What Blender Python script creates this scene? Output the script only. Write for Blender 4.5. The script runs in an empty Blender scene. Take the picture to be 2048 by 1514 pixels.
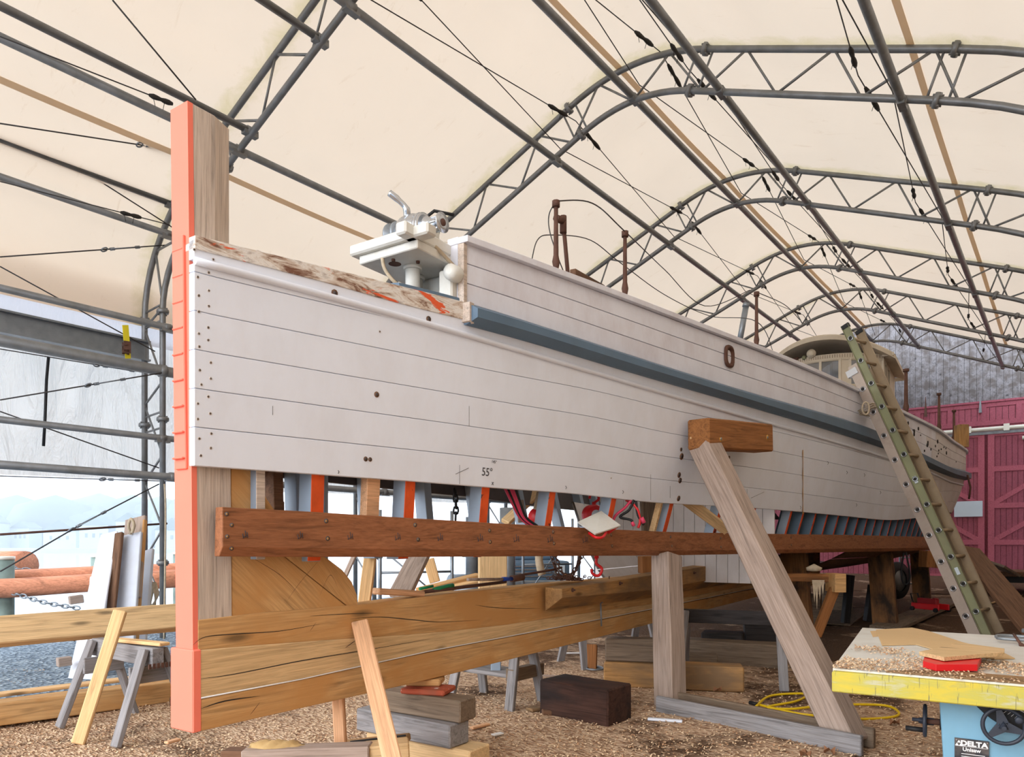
import bpy, math, random
from mathutils import Matrix, Vector as V
random.seed(7)
C = bpy.context.scene.collection
F, CX, HY, EYE = 1450.03, 1024.0, 1082.56, 1.6
pi = math.pi

# ------------------------------------------------------------------ frames
def frame(x, y, z, o):
    m = Matrix.Identity(4)
    for i, c in enumerate((x, y, z, o)):
        for r in range(3): m[r][i] = c[r]
    return m
I4 = Matrix.Identity(4)
TH = .655; U0 = 5.921; SP = 4.551; T0 = -5.581
sS, cS = math.sin(TH), math.cos(TH)
SHED = frame((sS, cS, 0), (-cS, sS, 0), (0, 0, 1), (cS*T0, -sS*T0, 0))     # local: u along shed, t to the left, z
TB = .5813; sB, cB = math.sin(TB), math.cos(TB)
BO = V((-1.657, 3.82, 0))
BOAT = frame((sB, cB, 0), (-cB, sB, 0), (0, 0, 1), BO)                      # local: a aft, -b, z
BI = BOAT.inverted(); SI = SHED.inverted()
UT = [U0, U0+SP, U0+2*SP, U0+3*SP, U0+4*SP-.28, U0+5*SP-.4]
def ray(x, y): return V(((x-CX)/F, 1, (HY-y)/F))
def at(x, y, Y): return V((0, 0, EYE)) + ray(x, y)*Y
def gp(x, y, z=0): return at(x, y, F*(EYE-z)/(y-HY))
def isect(x, y, MI, ax, val):
    p, q = MI @ V((0, 0, EYE)), MI @ (V((0, 0, EYE))+ray(x, y))
    k = (val-p[ax])/(q[ax]-p[ax]); return p+(q-p)*k
def tz(x, y, n): r = isect(x, y, SI, 0, UT[n]); return r[1], r[2]
def az(x, y, b): r = isect(x, y, BI, 1, -b); return r[0], r[2]
def lerp(T, x):
    if x <= T[0][0]: return T[0][1]
    for (a, b), (c, d) in zip(T, T[1:]):
        if x <= c: return b+(d-b)*(x-a)/(c-a)
    return T[-1][1]
def smooth(T, x):
    n = len(T)
    if x <= T[0][0]: return T[0][1]
    if x >= T[-1][0]: return T[-1][1]
    for i in range(n-1):
        if x <= T[i+1][0]: break
    def sl(j):
        if j == 0: return (T[1][1]-T[0][1])/(T[1][0]-T[0][0])
        if j == n-1: return (T[-1][1]-T[-2][1])/(T[-1][0]-T[-2][0])
        return (T[j+1][1]-T[j-1][1])/(T[j+1][0]-T[j-1][0])
    h = T[i+1][0]-T[i][0]; k = (x-T[i][0])/h
    return ((2*k**3-3*k*k+1)*T[i][1]+(k**3-2*k*k+k)*h*sl(i)+(3*k*k-2*k**3)*T[i+1][1]+(k**3-k*k)*h*sl(i+1))

# ------------------------------------------------------------------ materials
class N:
    def __init__(s, name):
        s.m = bpy.data.materials.new(name); s.m.use_nodes = True; s.t = s.m.node_tree; s.t.nodes.clear()
        s.out = s.n('OutputMaterial')
    def n(s, ty, **k):
        x = s.t.nodes.new('ShaderNode'+ty)
        for a, b in k.items():
            if a.startswith('i_'):
                a = a[2:]; a = int(a) if a.isdigit() else a.replace('_', ' ')
                x.inputs[a].default_value = b
            else: setattr(x, a, b)
        return x
    def l(s, a, b): s.t.links.new(a, b)
    def ramp(s, src, stops, ip='LINEAR'):
        r = s.n('ValToRGB'); r.color_ramp.interpolation = ip; e = r.color_ramp.elements
        while len(e) < len(stops): e.new(.5)
        for x, (p, c) in zip(e, stops): x.position = p; x.color = (*c, 1) if len(c) == 3 else c
        s.l(src, r.inputs[0]); return r.outputs[0]
    def mix(s, f, a, b, bt='MIX'):
        r = s.n('Mix', data_type='RGBA', blend_type=bt)
        for sock, v in ((r.inputs[0], f), (r.inputs[6], a), (r.inputs[7], b)):
            if isinstance(v, (int, float)): sock.default_value = v
            elif isinstance(v, tuple): sock.default_value = (*v, 1)
            else: s.l(v, sock)
        return r.outputs[2]
    def co(s, scale=(1, 1, 1), rnd=True, kind='Object', rot=(0, 0, 0)):
        tc = s.n('TexCoord').outputs[kind]
        if rnd:
            oi = s.n('ObjectInfo'); mu = s.n('VectorMath', operation='MULTIPLY'); mu.inputs[1].default_value = (17, 31, 23)
            cb = s.n('CombineXYZ'); [s.l(oi.outputs['Random'], cb.inputs[i]) for i in range(3)]
            s.l(cb.outputs[0], mu.inputs[0]); ad = s.n('VectorMath', operation='ADD')
            s.l(tc, ad.inputs[0]); s.l(mu.outputs[0], ad.inputs[1]); tc = ad.outputs[0]
        mp = s.n('Mapping'); mp.inputs['Scale'].default_value = scale; mp.inputs['Rotation'].default_value = rot
        s.l(tc, mp.inputs[0]); return mp.outputs[0]
    def noise(s, co, sc, det=5, dis=0, ro=.55):
        x = s.n('TexNoise', i_Scale=sc, i_Detail=det, i_Distortion=dis, i_Roughness=ro); s.l(co, x.inputs['Vector']); return x.outputs['Fac']
    def bsdf(s, col, rough=.7, metal=0, bump=None, bs=.2, bd=.01, spec=.4, **k):
        b = s.n('BsdfPrincipled'); b.inputs['Roughness'].default_value = rough if not hasattr(rough, 'links') else .5
        if hasattr(rough, 'links'): s.l(rough, b.inputs['Roughness'])
        b.inputs['Metallic'].default_value = metal; b.inputs['Specular IOR Level'].default_value = spec
        if isinstance(col, tuple): b.inputs['Base Color'].default_value = (*col, 1)
        else: s.l(col, b.inputs['Base Color'])
        if bump is not None:
            u = s.n('Bump', i_Strength=bs, i_Distance=bd); s.l(bump, u.inputs['Height']); s.l(u.outputs[0], b.inputs['Normal'])
        s.l(b.outputs[0], s.out.inputs[0]); return b
def c8(r, g, b):
    f = lambda v: (v/255/12.92 if v/255 <= .04045 else ((v/255+.055)/1.055)**2.4)
    return (f(r), f(g), f(b))
def mul(c, k): return tuple(min(1, v*k) for v in c)

def wood(name, base, k=1.0, dark=.45, light=1.35, grain=1, blotch=None, rough=.75, knots=True, tint=None):
    m = N(name); co = m.co((.55*k, 7*k, 7*k)); g = m.noise(co, 2.6, 7, 1.6, .6)
    col = m.ramp(g, [(.28, mul(base, 1-(1-dark)*grain)), (.46, base), (.7, mul(base, 1+(light-1)*grain))])
    fine = m.noise(m.co((1.5*k, 60*k, 60*k)), 2, 3, .5)
    col = m.mix(.5, col, m.ramp(fine, [(.35, (.55, .5, .45)), (.6, (1, 1, 1))]), 'MULTIPLY')
    if blotch is not None:
        bl = m.noise(m.co((1.2, 2.5, 2.5)), 1.4, 4, .3)
        col = m.mix(m.ramp(bl, [(.42, (0, 0, 0)), (.62, (1, 1, 1))]), col, blotch)
    if knots:
        vo = m.n('TexVoronoi', i_Scale=1.0); m.l(m.co((1.3*k, 5*k, 5*k)), vo.inputs['Vector'])
        col = m.mix(m.ramp(vo.outputs['Distance'], [(.05, (.85,)*3), (.13, (0, 0, 0))]), col, mul(base, .25))
    m.bsdf(col, rough, 0, g, .35, .01, .25); return m.m
def paint(name, c, var=.12, rough=.55, grime=None, gk=.5, sc=2.0, chips=None, spec=.4, metal=0):
    m = N(name); co = m.co(); a = m.noise(co, sc, 6)
    col = m.ramp(a, [(.3, mul(c, 1-var)), (.65, mul(c, 1+var*.4))])
    if grime is not None:
        d = m.noise(m.co((1.2, 1.2, .6)), 1.7, 8, 0, .7)
        f = m.n('Math', operation='MULTIPLY', i_1=gk); m.l(m.ramp(d, [(.45, (0,)*3), (.75, (1,)*3)]), f.inputs[0])
        col = m.mix(f.outputs[0], col, grime)
    if chips is not None:
        d = m.noise(m.co(), 9, 8, .4, .7)
        col = m.mix(m.ramp(d, [(.60, (0,)*3), (.63, (1,)*3)]), col, chips)
    m.bsdf(col, rough, metal, a, .08, .01, spec); return m.m

M = {}
M['fresh'] = wood('fresh_pine', c8(232, 192, 140), 1, .72, 1.15)
M['oak'] = wood('fresh_oak', c8(206, 164, 112), .8, .55, 1.2, blotch=c8(196, 146, 90))
M['oakl'] = wood('light_oak', c8(216, 184, 138), 1, .7, 1.15)
M['stemw'] = wood('stem_fir', c8(204, 190, 178), 1.1, .62, 1.2, knots=False)
M['rib_new'] = wood('new_cedar', c8(226, 178, 138), 1, .75, 1.15)
M['mahog'] = wood('mahogany_red', c8(150, 98, 66), .9, .6, 1.25, knots=False, rough=.6)
M['fir'] = wood('weathered_fir', c8(168, 150, 138), .9, .6, 1.2)
M['firb'] = wood('brown_fir', c8(150, 100, 58), .9, .5, 1.3)
M['grey'] = wood('grey_weathered_wood', c8(142, 140, 142), 1, .5, 1.3)
M['grey2'] = wood('grey_brown_wood', c8(122, 106, 90), 1, .5, 1.3)
M['tan'] = wood('tan_timber', c8(178, 136, 86), 1, .55, 1.2, blotch=c8(130, 104, 76))
M['char'] = wood('charred_timber', c8(66, 44, 36), 1, .4, 1.5, blotch=c8(40, 30, 28))
M['blk'] = wood('black_stained_wood', c8(52, 48, 48), 1, .5, 1.5)
M['dkpost'] = wood('stained_brown_post', c8(128, 90, 56), .8, .45, 1.3, blotch=c8(52, 40, 32))
M['brown'] = wood('old_brown_board', c8(112, 82, 62), 1, .5, 1.3)
M['orange'] = paint('salmon_orange_primer', c8(250, 130, 108), .05, .8)
M['redlead'] = paint('red_lead_primer', c8(232, 92, 36), .25, .7, chips=c8(110, 50, 40), sc=6)
M['white'] = paint('white_hull_paint', c8(230, 236, 248), .03, .5, grime=c8(200, 194, 192), gk=.25)
M['whitea'] = paint('aged_white_paint', c8(216, 212, 212), .06, .6, grime=c8(176, 164, 152), gk=.45)
M['bulw'] = paint('bulwark_white_paint', c8(224, 226, 236), .06, .5, grime=c8(182, 168, 170), gk=.45)
M['blue'] = paint('slate_blue_paint', c8(92, 116, 138), .1, .5, grime=c8(78, 86, 92), gk=.4)
M['blueg'] = paint('grey_blue_paint', c8(150, 166, 184), .1, .6, grime=c8(110, 110, 112), gk=.4)
M['palep'] = paint('pale_plank_paint', c8(196, 202, 214), .06, .6, grime=c8(170, 164, 160), gk=.35)
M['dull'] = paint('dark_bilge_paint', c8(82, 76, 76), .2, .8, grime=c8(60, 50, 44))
M['beige'] = paint('cream_house_paint', c8(204, 190, 168), .07, .6, grime=c8(150, 132, 108), gk=.4)
M['winwhite'] = paint('windlass_white', c8(222, 222, 216), .06, .45, grime=c8(160, 140, 110), gk=.4)
M['galv'] = paint('galvanised_steel', c8(138, 144, 150), .2, .42, metal=.55, sc=5)
M['steel'] = paint('dull_truss_steel', c8(132, 133, 134), .2, .42, metal=.45, sc=5, grime=c8(98, 92, 74), gk=.45)
M['rust'] = paint('rusty_iron', c8(92, 62, 50), .3, .8, sc=8)
M['wire'] = paint('dark_wire', c8(60, 56, 54), .1, .6)
M['sleeve'] = paint('black_sleeve', c8(48, 44, 40), .2, .8)
M['black'] = paint('black_rubber', c8(28, 28, 30), .1, .6)
M['chrome'] = paint('polished_aluminium', c8(190, 194, 200), .08, .22, metal=.9)
M['alu'] = paint('ladder_aluminium', c8(178, 164, 152), .12, .5, metal=.25, grime=c8(134, 112, 98), gk=.6)
M['green'] = paint('green_ladder_rail', c8(140, 142, 108), .15, .55, grime=c8(120, 110, 90), gk=.5)
M['tan_rail'] = paint('tan_ladder_rail', c8(160, 140, 112), .15, .55, grime=c8(120, 96, 78), gk=.6)
M['barnred'] = wood('barn_red_boards', c8(158, 84, 98), .5, .7, 1.15, knots=False)
M['barnred2'] = wood('barn_red_rails', c8(182, 98, 112), .5, .8, 1.1, knots=False)
M['barngrey'] = wood('barn_grey_boards', c8(128, 126, 130), .5, .4, 1.35, blotch=c8(96, 90, 88))
M['red'] = paint('bright_red', c8(214, 30, 36), .08, .4)
M['dred'] = paint('dull_red', c8(150, 34, 38), .2, .5)
M['yellow'] = paint('yellow_rubber', c8(232, 196, 20), .06, .5)
M['pink'] = paint('pink_cable', c8(216, 66, 100), .1, .5)
M['cyan'] = paint('saw_blue_enamel', c8(122, 170, 196), .08, .4, grime=c8(110, 140, 150), gk=.4)
M['navy'] = paint('dark_handwheel', c8(48, 54, 66), .1, .45)
M['greenh'] = paint('green_plastic', c8(20, 140, 90), .05, .35)
M['blueh'] = paint('blue_grip', c8(30, 70, 170), .05, .35)
M['plastic'] = paint('white_pipe', c8(226, 222, 206), .04, .4)
M['card'] = paint('cardboard', c8(206, 174, 128), .05, .85)
M['rope'] = paint('hemp_rope', c8(186, 170, 146), .2, .9, sc=20)
M['grass'] = paint('piling_green', c8(130, 146, 138), .3, .9, sc=4)
M['spar'] = wood('spruce_log', c8(206, 138, 106), .5, .6, 1.2)
M['sign'] = paint('pale_board', c8(206, 218, 226), .03, .5)
M['paperw'] = paint('white_lettering', c8(230, 230, 230), .02, .6)
M['pencil'] = paint('pencil_mark', c8(70, 70, 76), .02, .9)
M['strapy'] = paint('yellow_strap', c8(224, 206, 40), .05, .7)
M['sack'] = paint('burlap', c8(196, 164, 112), .2, .95, sc=12)
M['far1'] = paint('far_house', c8(150, 160, 168), .08, .9)
M['far2'] = paint('far_trees', c8(96, 112, 112), .25, .9, sc=.05)
M['amber'] = paint('amber_lens', c8(240, 150, 30), .05, .3)
M['leaf'] = paint('dry_leaf', c8(140, 96, 66), .2, .8)

def m_peel():
    m = N('peeling_rail_paint'); co = m.co((1, 1, 1)); a = m.noise(m.co((1, 2.5, 4)), 4, 9, .6, .7); b = m.noise(m.co((1.6, 3, 5)), 2.1, 6, .8)
    col = m.ramp(a, [(.38, c8(120, 84, 66)), (.46, c8(196, 178, 162)), (.55, c8(230, 226, 220)), (.7, c8(150, 132, 122))])
    col = m.mix(m.ramp(b, [(.56, (0,)*3), (.6, (1,)*3)]), col, c8(226, 96, 54))
    m.bsdf(col, .8, 0, a, .5, .01); return m.m
M['peel'] = m_peel()
M['padmat'] = paint('flaked_brick_red_board', c8(176, 84, 58), .2, .8, grime=c8(120, 88, 70), gk=.8, chips=c8(214, 204, 196), sc=5)
def m_floor():
    m = N('wood_shavings_ground'); co = m.co(rnd=False)
    a = m.noise(co, .8, 7, .0, .6); f = m.noise(co, 60, 4, .5, .7); v = m.n('TexVoronoi', i_Scale=55.0); m.l(m.co((1, .45, 1), False), v.inputs['Vector'])
    ch = m.ramp(v.outputs['Color'], [(.15, c8(136, 104, 82)), (.4, c8(186, 154, 126)), (.7, c8(218, 192, 164)), (.95, c8(160, 128, 102))])
    soil_shade = m.ramp(f, [(.35, c8(60, 46, 38)), (.65, c8(120, 92, 70))])
    e = m.noise(co, 6, 6, .3, .7); ad = m.n('Math', operation='ADD'); m.l(a, ad.inputs[0])
    mu = m.n('Math', operation='MULTIPLY', i_1=.45); m.l(e, mu.inputs[0]); m.l(mu.outputs[0], ad.inputs[1])
    sx = m.n('SeparateXYZ'); m.l(m.n('TexCoord').outputs['Object'], sx.inputs[0])      # more dark soil colour down the shed stands in for shade under the hull
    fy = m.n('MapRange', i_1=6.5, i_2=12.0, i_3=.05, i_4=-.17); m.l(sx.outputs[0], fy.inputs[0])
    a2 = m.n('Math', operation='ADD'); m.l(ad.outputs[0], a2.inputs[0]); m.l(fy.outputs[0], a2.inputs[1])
    col = m.mix(m.ramp(a2.outputs[0], [(.62, (0,)*3), (.74, (1,)*3)]), soil_shade, ch)
    m.bsdf(col, .95, 0, v.outputs['Distance'], .9, .02, .15); return m.m
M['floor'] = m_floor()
def m_gravel():
    m = N('blue_grey_gravel'); v = m.n('TexVoronoi', i_Scale=22.0); m.l(m.co(rnd=False), v.inputs['Vector'])
    col = m.ramp(v.outputs['Color'], [(.1, c8(70, 84, 98)), (.5, c8(112, 128, 142)), (.9, c8(160, 172, 180))])
    m.bsdf(col, .9, 0, v.outputs['Distance'], 1, .03); return m.m
M['gravel'] = m_gravel()
def m_water():
    m = N('harbour_water'); m.bsdf(c8(170, 184, 192), .12, 0, m.noise(m.co(rnd=False), .8, 4), .1, .05, .5); return m.m
M['water'] = m_water()
def m_fabric(name, c, tr, stain=True, wr=0):
    m = N(name); co = m.co(rnd=False); a = m.noise(co, .35, 5, .6); b = m.noise(m.co((3, .8, 1), False), 1.6, 8, .8, .75)
    col = m.ramp(a, [(.3, mul(c, .96)), (.7, mul(c, 1.02))])
    if stain:
        col = m.mix(m.ramp(b, [(.60, (0,)*3), (.8, (.4,)*3)]), col, c8(196, 150, 92))
        sx = m.n('SeparateXYZ'); m.l(m.n('TexCoord').outputs['Object'], sx.inputs[0])
        s0 = m.n('Math', operation='SUBTRACT', i_1=U0+SP/2); m.l(sx.outputs[0], s0.inputs[0])
        s1 = m.n('Math', operation='DIVIDE', i_1=SP); m.l(s0.outputs[0], s1.inputs[0])
        s2 = m.n('Math', operation='FLOORED_MODULO', i_1=1.0); m.l(s1.outputs[0], s2.inputs[0])
        s3 = m.n('Math', operation='SUBTRACT', i_1=.5); m.l(s2.outputs[0], s3.inputs[0])
        s4 = m.n('Math', operation='ABSOLUTE'); m.l(s3.outputs[0], s4.inputs[0])
        nz = m.noise(m.co((1, 1, 1), False), 2.2, 6, .5, .7); s5 = m.n('Math', operation='MULTIPLY', i_1=.16); m.l(nz, s5.inputs[0])
        s6 = m.n('Math', operation='ADD'); m.l(s4.outputs[0], s6.inputs[0]); m.l(s5.outputs[0], s6.inputs[1])
        col = m.mix(m.ramp(s6.outputs[0], [(.075, (.45,)*3), (.125, (0,)*3)]), col, c8(206, 188, 120))
    d = m.n('BsdfDiffuse'); t = m.n('BsdfTranslucent'); mx = m.n('MixShader', i_0=tr)
    m.l(col, d.inputs[0]); m.l(col, t.inputs[0]); m.l(d.outputs[0], mx.inputs[1]); m.l(t.outputs[0], mx.inputs[2]); m.l(mx.outputs[0], m.out.inputs[0])
    if wr:
        w = m.noise(m.co((1.6, 1, .35), False), 1.8, 5, 1.2); u = m.n('Bump', i_Strength=wr, i_Distance=.25); m.l(w, u.inputs['Height'])
        m.l(u.outputs[0], d.inputs['Normal']); m.l(u.outputs[0], t.inputs['Normal'])
    return m.m
M['fabric'] = m_fabric('cream_roof_fabric', c8(250, 228, 202), .28)
M['seam'] = m_fabric('tan_seam_tape', c8(228, 204, 172), .28, False)
M['skirt'] = m_fabric('white_side_tarp', c8(240, 236, 230), .4, False, 1.0)
M['skirt3'] = m_fabric('dark_side_tarp', c8(150, 140, 126), .12, False)
M['skirt2'] = m_fabric('grey_white_band', c8(226, 226, 232), .35, False, .3)
def m_yellowedge():
    m = N('yellow_painted_edge'); a = m.noise(m.co((1.5, 3, 6)), 2.5, 7, .4, .65); b = m.noise(m.co((70, 2, 6)), 1.4, 4, .4)
    col = m.ramp(a, [(.34, c8(190, 188, 160)), (.45, c8(186, 178, 84)), (.6, c8(206, 186, 66)), (.74, c8(160, 158, 104))])
    col = m.mix(m.ramp(b, [(.34, (1,)*3), (.38, (0,)*3)]), col, c8(140, 134, 84)); m.bsdf(col, .7); return m.m
M['yedge'] = m_yellowedge()
def m_plate():
    m = N('dark_name_plate'); a = m.noise(m.co(), 14, 5, 1); m.bsdf(m.ramp(a, [(.4, c8(44, 44, 50)), (.7, c8(96, 88, 84))]), .5); return m.m
M['plate'] = m_plate()
def m_glass():
    m = N('window_glass'); g = m.n('BsdfGlossy', i_0=(.5, .52, .55, 1), i_Roughness=.08); t = m.n('BsdfTransparent', i_0=(.16, .17, .18, 1)); x = m.n('MixShader', i_0=.35)
    m.l(t.outputs[0], x.inputs[1]); m.l(g.outputs[0], x.inputs[2]); m.l(x.outputs[0], m.out.inputs[0]); return m.m
M['glass'] = m_glass()

# ------------------------------------------------------------------ object building
WM = {}
def put(o, Mw, parent=None):
    C.objects.link(o)
    WM[o.name] = Mw
    if parent is not None:
        o.parent = parent; o.matrix_local = WM[parent.name].inverted() @ Mw
    else: o.matrix_local = Mw
    return o
def tag(o, label=None, cat=None, group=None, kind=None):
    if label: o['label'] = label
    if cat: o['category'] = cat
    if group: o['group'] = group
    if kind: o['kind'] = kind
    return o
def thing(name, label, cat, loc=(0, 0, 0), group=None, Mw=None):
    o = bpy.data.objects.new(name, None); o.empty_display_size = .1
    put(o, Mw if Mw is not None else Matrix.Translation(V(loc))); return tag(o, label, cat, group)
class B:
    def __init__(s): s.v = []; s.f = []; s.mi = []; s.sm = []
    def add(s, vs, fs, mi=0, smooth=False):
        n = len(s.v); s.v += [tuple(p) for p in vs]
        for f in fs: s.f.append([i+n for i in f]); s.mi.append(mi); s.sm.append(smooth)
        return s
    def box(s, x0, x1, y0, y1, z0, z1, mi=0, T=None):
        vs = [V((x, y, z)) for x in (x0, x1) for y in (y0, y1) for z in (z0, z1)]
        if T is not None: vs = [T @ p for p in vs]
        return s.add(vs, [(0, 1, 3, 2), (4, 6, 7, 5), (0, 4, 5, 1), (2, 3, 7, 6), (0, 2, 6, 4), (1, 5, 7, 3)], mi)
    def tube(s, pts, r, n=8, mi=0, closed=False, cap=True):
        pts = [V(p) for p in pts]; m = len(pts); rings = []; up = V((0, 0, 1))
        pr = None
        for i, p in enumerate(pts):
            a = pts[i-1] if (i or closed) else p; b = pts[(i+1) % m] if (i < m-1 or closed) else p
            d = (b-a).normalized() if (b-a).length > 1e-9 else V((1, 0, 0))
            if pr is None:
                x = d.cross(up if abs(d.z) < .95 else V((1, 0, 0))).normalized()
            else: x = (pr-d*pr.dot(d)).normalized()
            pr = x; y = d.cross(x); rr = r[i] if isinstance(r, (list, tuple)) else r
            rings.append([p+(x*math.cos(2*pi*k/n)+y*math.sin(2*pi*k/n))*rr for k in range(n)])
        vs = [q for R in rings for q in R]; fs = []
        for i in range(m if closed else m-1):
            j = (i+1) % m
            for k in range(n): fs.append((i*n+k, i*n+(k+1) % n, j*n+(k+1) % n, j*n+k))
        s.add(vs, fs, mi, True)
        if cap and not closed:
            s.add(rings[0], [tuple(range(n))[::-1]], mi); s.add(rings[-1], [tuple(range(n))], mi)
        return s
    def lathe(s, prof, T=I4, n=24, mi=0):       # prof: (radius, x) revolved about local X
        pts = []; 
        vs = [T @ V((x, r*math.cos(2*pi*k/n), r*math.sin(2*pi*k/n))) for r, x in prof for k in range(n)]
        fs = [(i*n+k, (i+1)*n+k, (i+1)*n+(k+1) % n, i*n+(k+1) % n) for i in range(len(prof)-1) for k in range(n)]
        return s.add(vs, fs, mi, True)
    def prism(s, poly, T, d0, d1, mi=0):        # poly in local (x,z), extruded along local y d0..d1
        n = len(poly); vs = [T @ V((x, d, z)) for d in (d0, d1) for x, z in poly]
        return s.add(vs, [tuple(range(n)), tuple(range(n, 2*n))[::-1]]+[(i, i+n, (i+1) % n+n, (i+1) % n) for i in range(n)], mi)
    def grid(s, rows, mi=0, smooth=True, flip=False):
        n = len(rows[0]); vs = [p for r in rows for p in r]
        fs = [(i*n+k, i*n+k+1, (i+1)*n+k+1, (i+1)*n+k) for i in range(len(rows)-1) for k in range(n-1)]
        return s.add(vs, fs, mi, smooth)
    def obj(s, name, mats, parent=None, Mw=I4, bevel=0, fix=True, seg=1):
        me = bpy.data.meshes.new(name); me.from_pydata(s.v, [], s.f)
        for m in (mats if isinstance(mats, (list, tuple)) else [mats]): me.materials.append(M[m] if isinstance(m, str) else m)
        me.polygons.foreach_set('material_index', s.mi); me.polygons.foreach_set('use_smooth', s.sm); me.update()
        if fix:
            import bmesh
            bm = bmesh.new(); bm.from_mesh(me); bmesh.ops.remove_doubles(bm, verts=bm.verts, dist=1e-5); bmesh.ops.recalc_face_normals(bm, faces=bm.faces); bm.to_mesh(me); bm.free()
        o = bpy.data.objects.new(name, me)
        if bevel:
            md = o.modifiers.new('b', 'BEVEL'); md.width = bevel; md.segments = seg; md.limit_method = 'ANGLE'; md.angle_limit = .7
        return put(o, Mw, parent)
def bframe(p0, p1, side=None):
    p0, p1 = V(p0), V(p1); x = (p1-p0).normalized()
    if side is None: y = V((0, 0, 1)).cross(x); y = y if y.length > .05 else V((0, 1, 0))
    else: y = V(side)
    y = (y-x*y.dot(x)).normalized(); return frame(x, y, x.cross(y), p0), (p1-p0).length
def beam(name, p0, p1, w, h, mat, parent=None, side=None, bevel=.006, taper=None, W=None):
    """squared timber from p0 to p1: w across (local y), h up (local z)"""
    if W is not None: p0, p1 = W @ V(p0), W @ V(p1); side = (W.to_3x3() @ V(side)) if side is not None else None
    T, L = bframe(p0, p1, side); b = B(); n = max(2, min(8, int(L/.25)+1))
    for i in range(n-1):
        pass
    rows = []
    rng = random.Random(hash((round(L, 3), round(w, 3))) & 255)
    for i in range(n):
        x = L*i/(n-1); k = 1 if taper is None else 1+(taper-1)*i/(n-1); j = .012*min(w, h)
        rows.append([V((x, sy*w/2*k+rng.uniform(-j, j), sz*h/2*k+rng.uniform(-j, j))) for sy, sz in ((-1, -1), (1, -1), (1, 1), (-1, 1))])
    vs = [p for r in rows for p in r]; fs = [(0, 1, 2, 3), tuple((n-1)*4+q for q in (3, 2, 1, 0))]
    for i in range(n-1):
        for k in range(4): fs.append((i*4+k, (i+1)*4+k, (i+1)*4+(k+1) % 4, i*4+(k+1) % 4))
    b.add(vs, fs); return b.obj(name, mat, parent, T, min(bevel, w/4, h/4))
def pipe(name, pts, r, mat, parent=None, n=10, Mw=I4, closed=False): return B().tube(pts, r, n, closed=closed).obj(name, mat, parent, Mw)
def spline(P, n=8):
    P = [V(p) for p in P]; out = []
    for i in range(len(P)-1):
        a, b, c, d = P[max(i-1, 0)], P[i], P[i+1], P[min(i+2, len(P)-1)]
        for k in range(n):
            t = k/n; out.append(.5*((2*b)+(c-a)*t+(2*a-5*b+4*c-d)*t*t+(3*b-a-3*c+d)*t**3))
    return out+[P[-1]]
def bez(p, c, q, n): return [tuple((1-k/n)**2*a+2*k/n*(1-k/n)*b+(k/n)**2*d for a, b, d in zip(p, c, q)) for k in range(n+1)]
def text(s, size, mat, Mw, parent, name='lettering', bold=0, ext=.0008, sx=1.0):
    cu = bpy.data.curves.new('t', 'FONT'); cu.body = s; cu.size = size; cu.extrude = ext; cu.offset = bold; cu.align_x = 'CENTER'; cu.align_y = 'CENTER'
    to = bpy.data.objects.new('t', cu); C.objects.link(to); dg = bpy.context.evaluated_depsgraph_get(); dg.update()
    me = bpy.data.meshes.new_from_object(to.evaluated_get(dg)); bpy.data.objects.remove(to); me.materials.clear(); me.materials.append(M[mat])
    me.transform(Matrix.Diagonal((sx, 1, 1, 1)))
    me.name = name; return put(bpy.data.objects.new(name, me), Mw, parent)
exec_parts = []
del exec_parts
# ================================================================== SETTING
def struct(o): o['kind'] = 'structure'; return o
def hgt(x, y): return .03*math.sin(x*1.7+y*.6)+.02*math.sin(x*3.1-y*2.3+1)+.012*math.sin(x*7+y*5)
SE = [(4.4+.25*math.sin(u*.9), u) for u in range(-8, 41)]
# shed floor with low drifts of shavings, then gravel, sea wall and water beyond the left side (shed coords u, t)
b = B(); rows = []
for i in range(90):
    u = -6+i*.42; rows.append([V((u, -9+j*(16.6/60), hgt(u, -9+j*.277)*.45)) for j in range(61)])
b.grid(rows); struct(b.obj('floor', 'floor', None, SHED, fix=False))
b = B().add([(-60, 7.4, -.02), (90, 7.4, -.02), (90, 10.2, -.04), (-60, 10.2, -.04)], [(0, 1, 2, 3)]); b.add([(-60, 10.2, -.04), (90, 10.2, -.04), (90, 10.3, -3), (-60, 10.3, -3)], [(0, 1, 2, 3)])
b.add([(-60, -40, -.06), (-6, -40, -.06), (-6, 7.6, -.06), (-60, 7.6, -.06)], [(0, 1, 2, 3)]); b.add([(31.5, -40, -.06), (90, -40, -.06), (90, 7.6, -.06), (31.5, 7.6, -.06)], [(0, 1, 2, 3)])
b.add([(-6, -40, -.06), (31.5, -40, -.06), (31.5, -8.9, -.06), (-6, -8.9, -.06)], [(0, 1, 2, 3)])
tag(b.obj('gravel_yard', 'gravel', None, SHED, fix=False), None, None, None, 'structure')
tag(B().add([(-400, 10.2, -2.2), (500, 10.2, -2.2), (500, 700, -2.2), (-400, 700, -2.2)], [(0, 1, 2, 3)]).obj('harbour_water', 'water', None, SHED, fix=False), kind='structure')

q = [SI @ V(p) for p in ((-16, -6, 0), (-6.35, 4.85, 0), (-2.35, 8.3, 0))]
b = B().add([(q[0].x, q[0].y, .036), (q[1].x, q[1].y, .036), (q[2].x, q[2].y, .036), (10.5, 5.6, .036), (31, 6.0, .036), (31, 7.6, .0), (-6, 7.6, .0), (-9, 7.6, .0)], [tuple(range(8))])
tag(b.obj('gravel_verge', 'gravel', None, SHED, fix=False), kind='structure')

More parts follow.
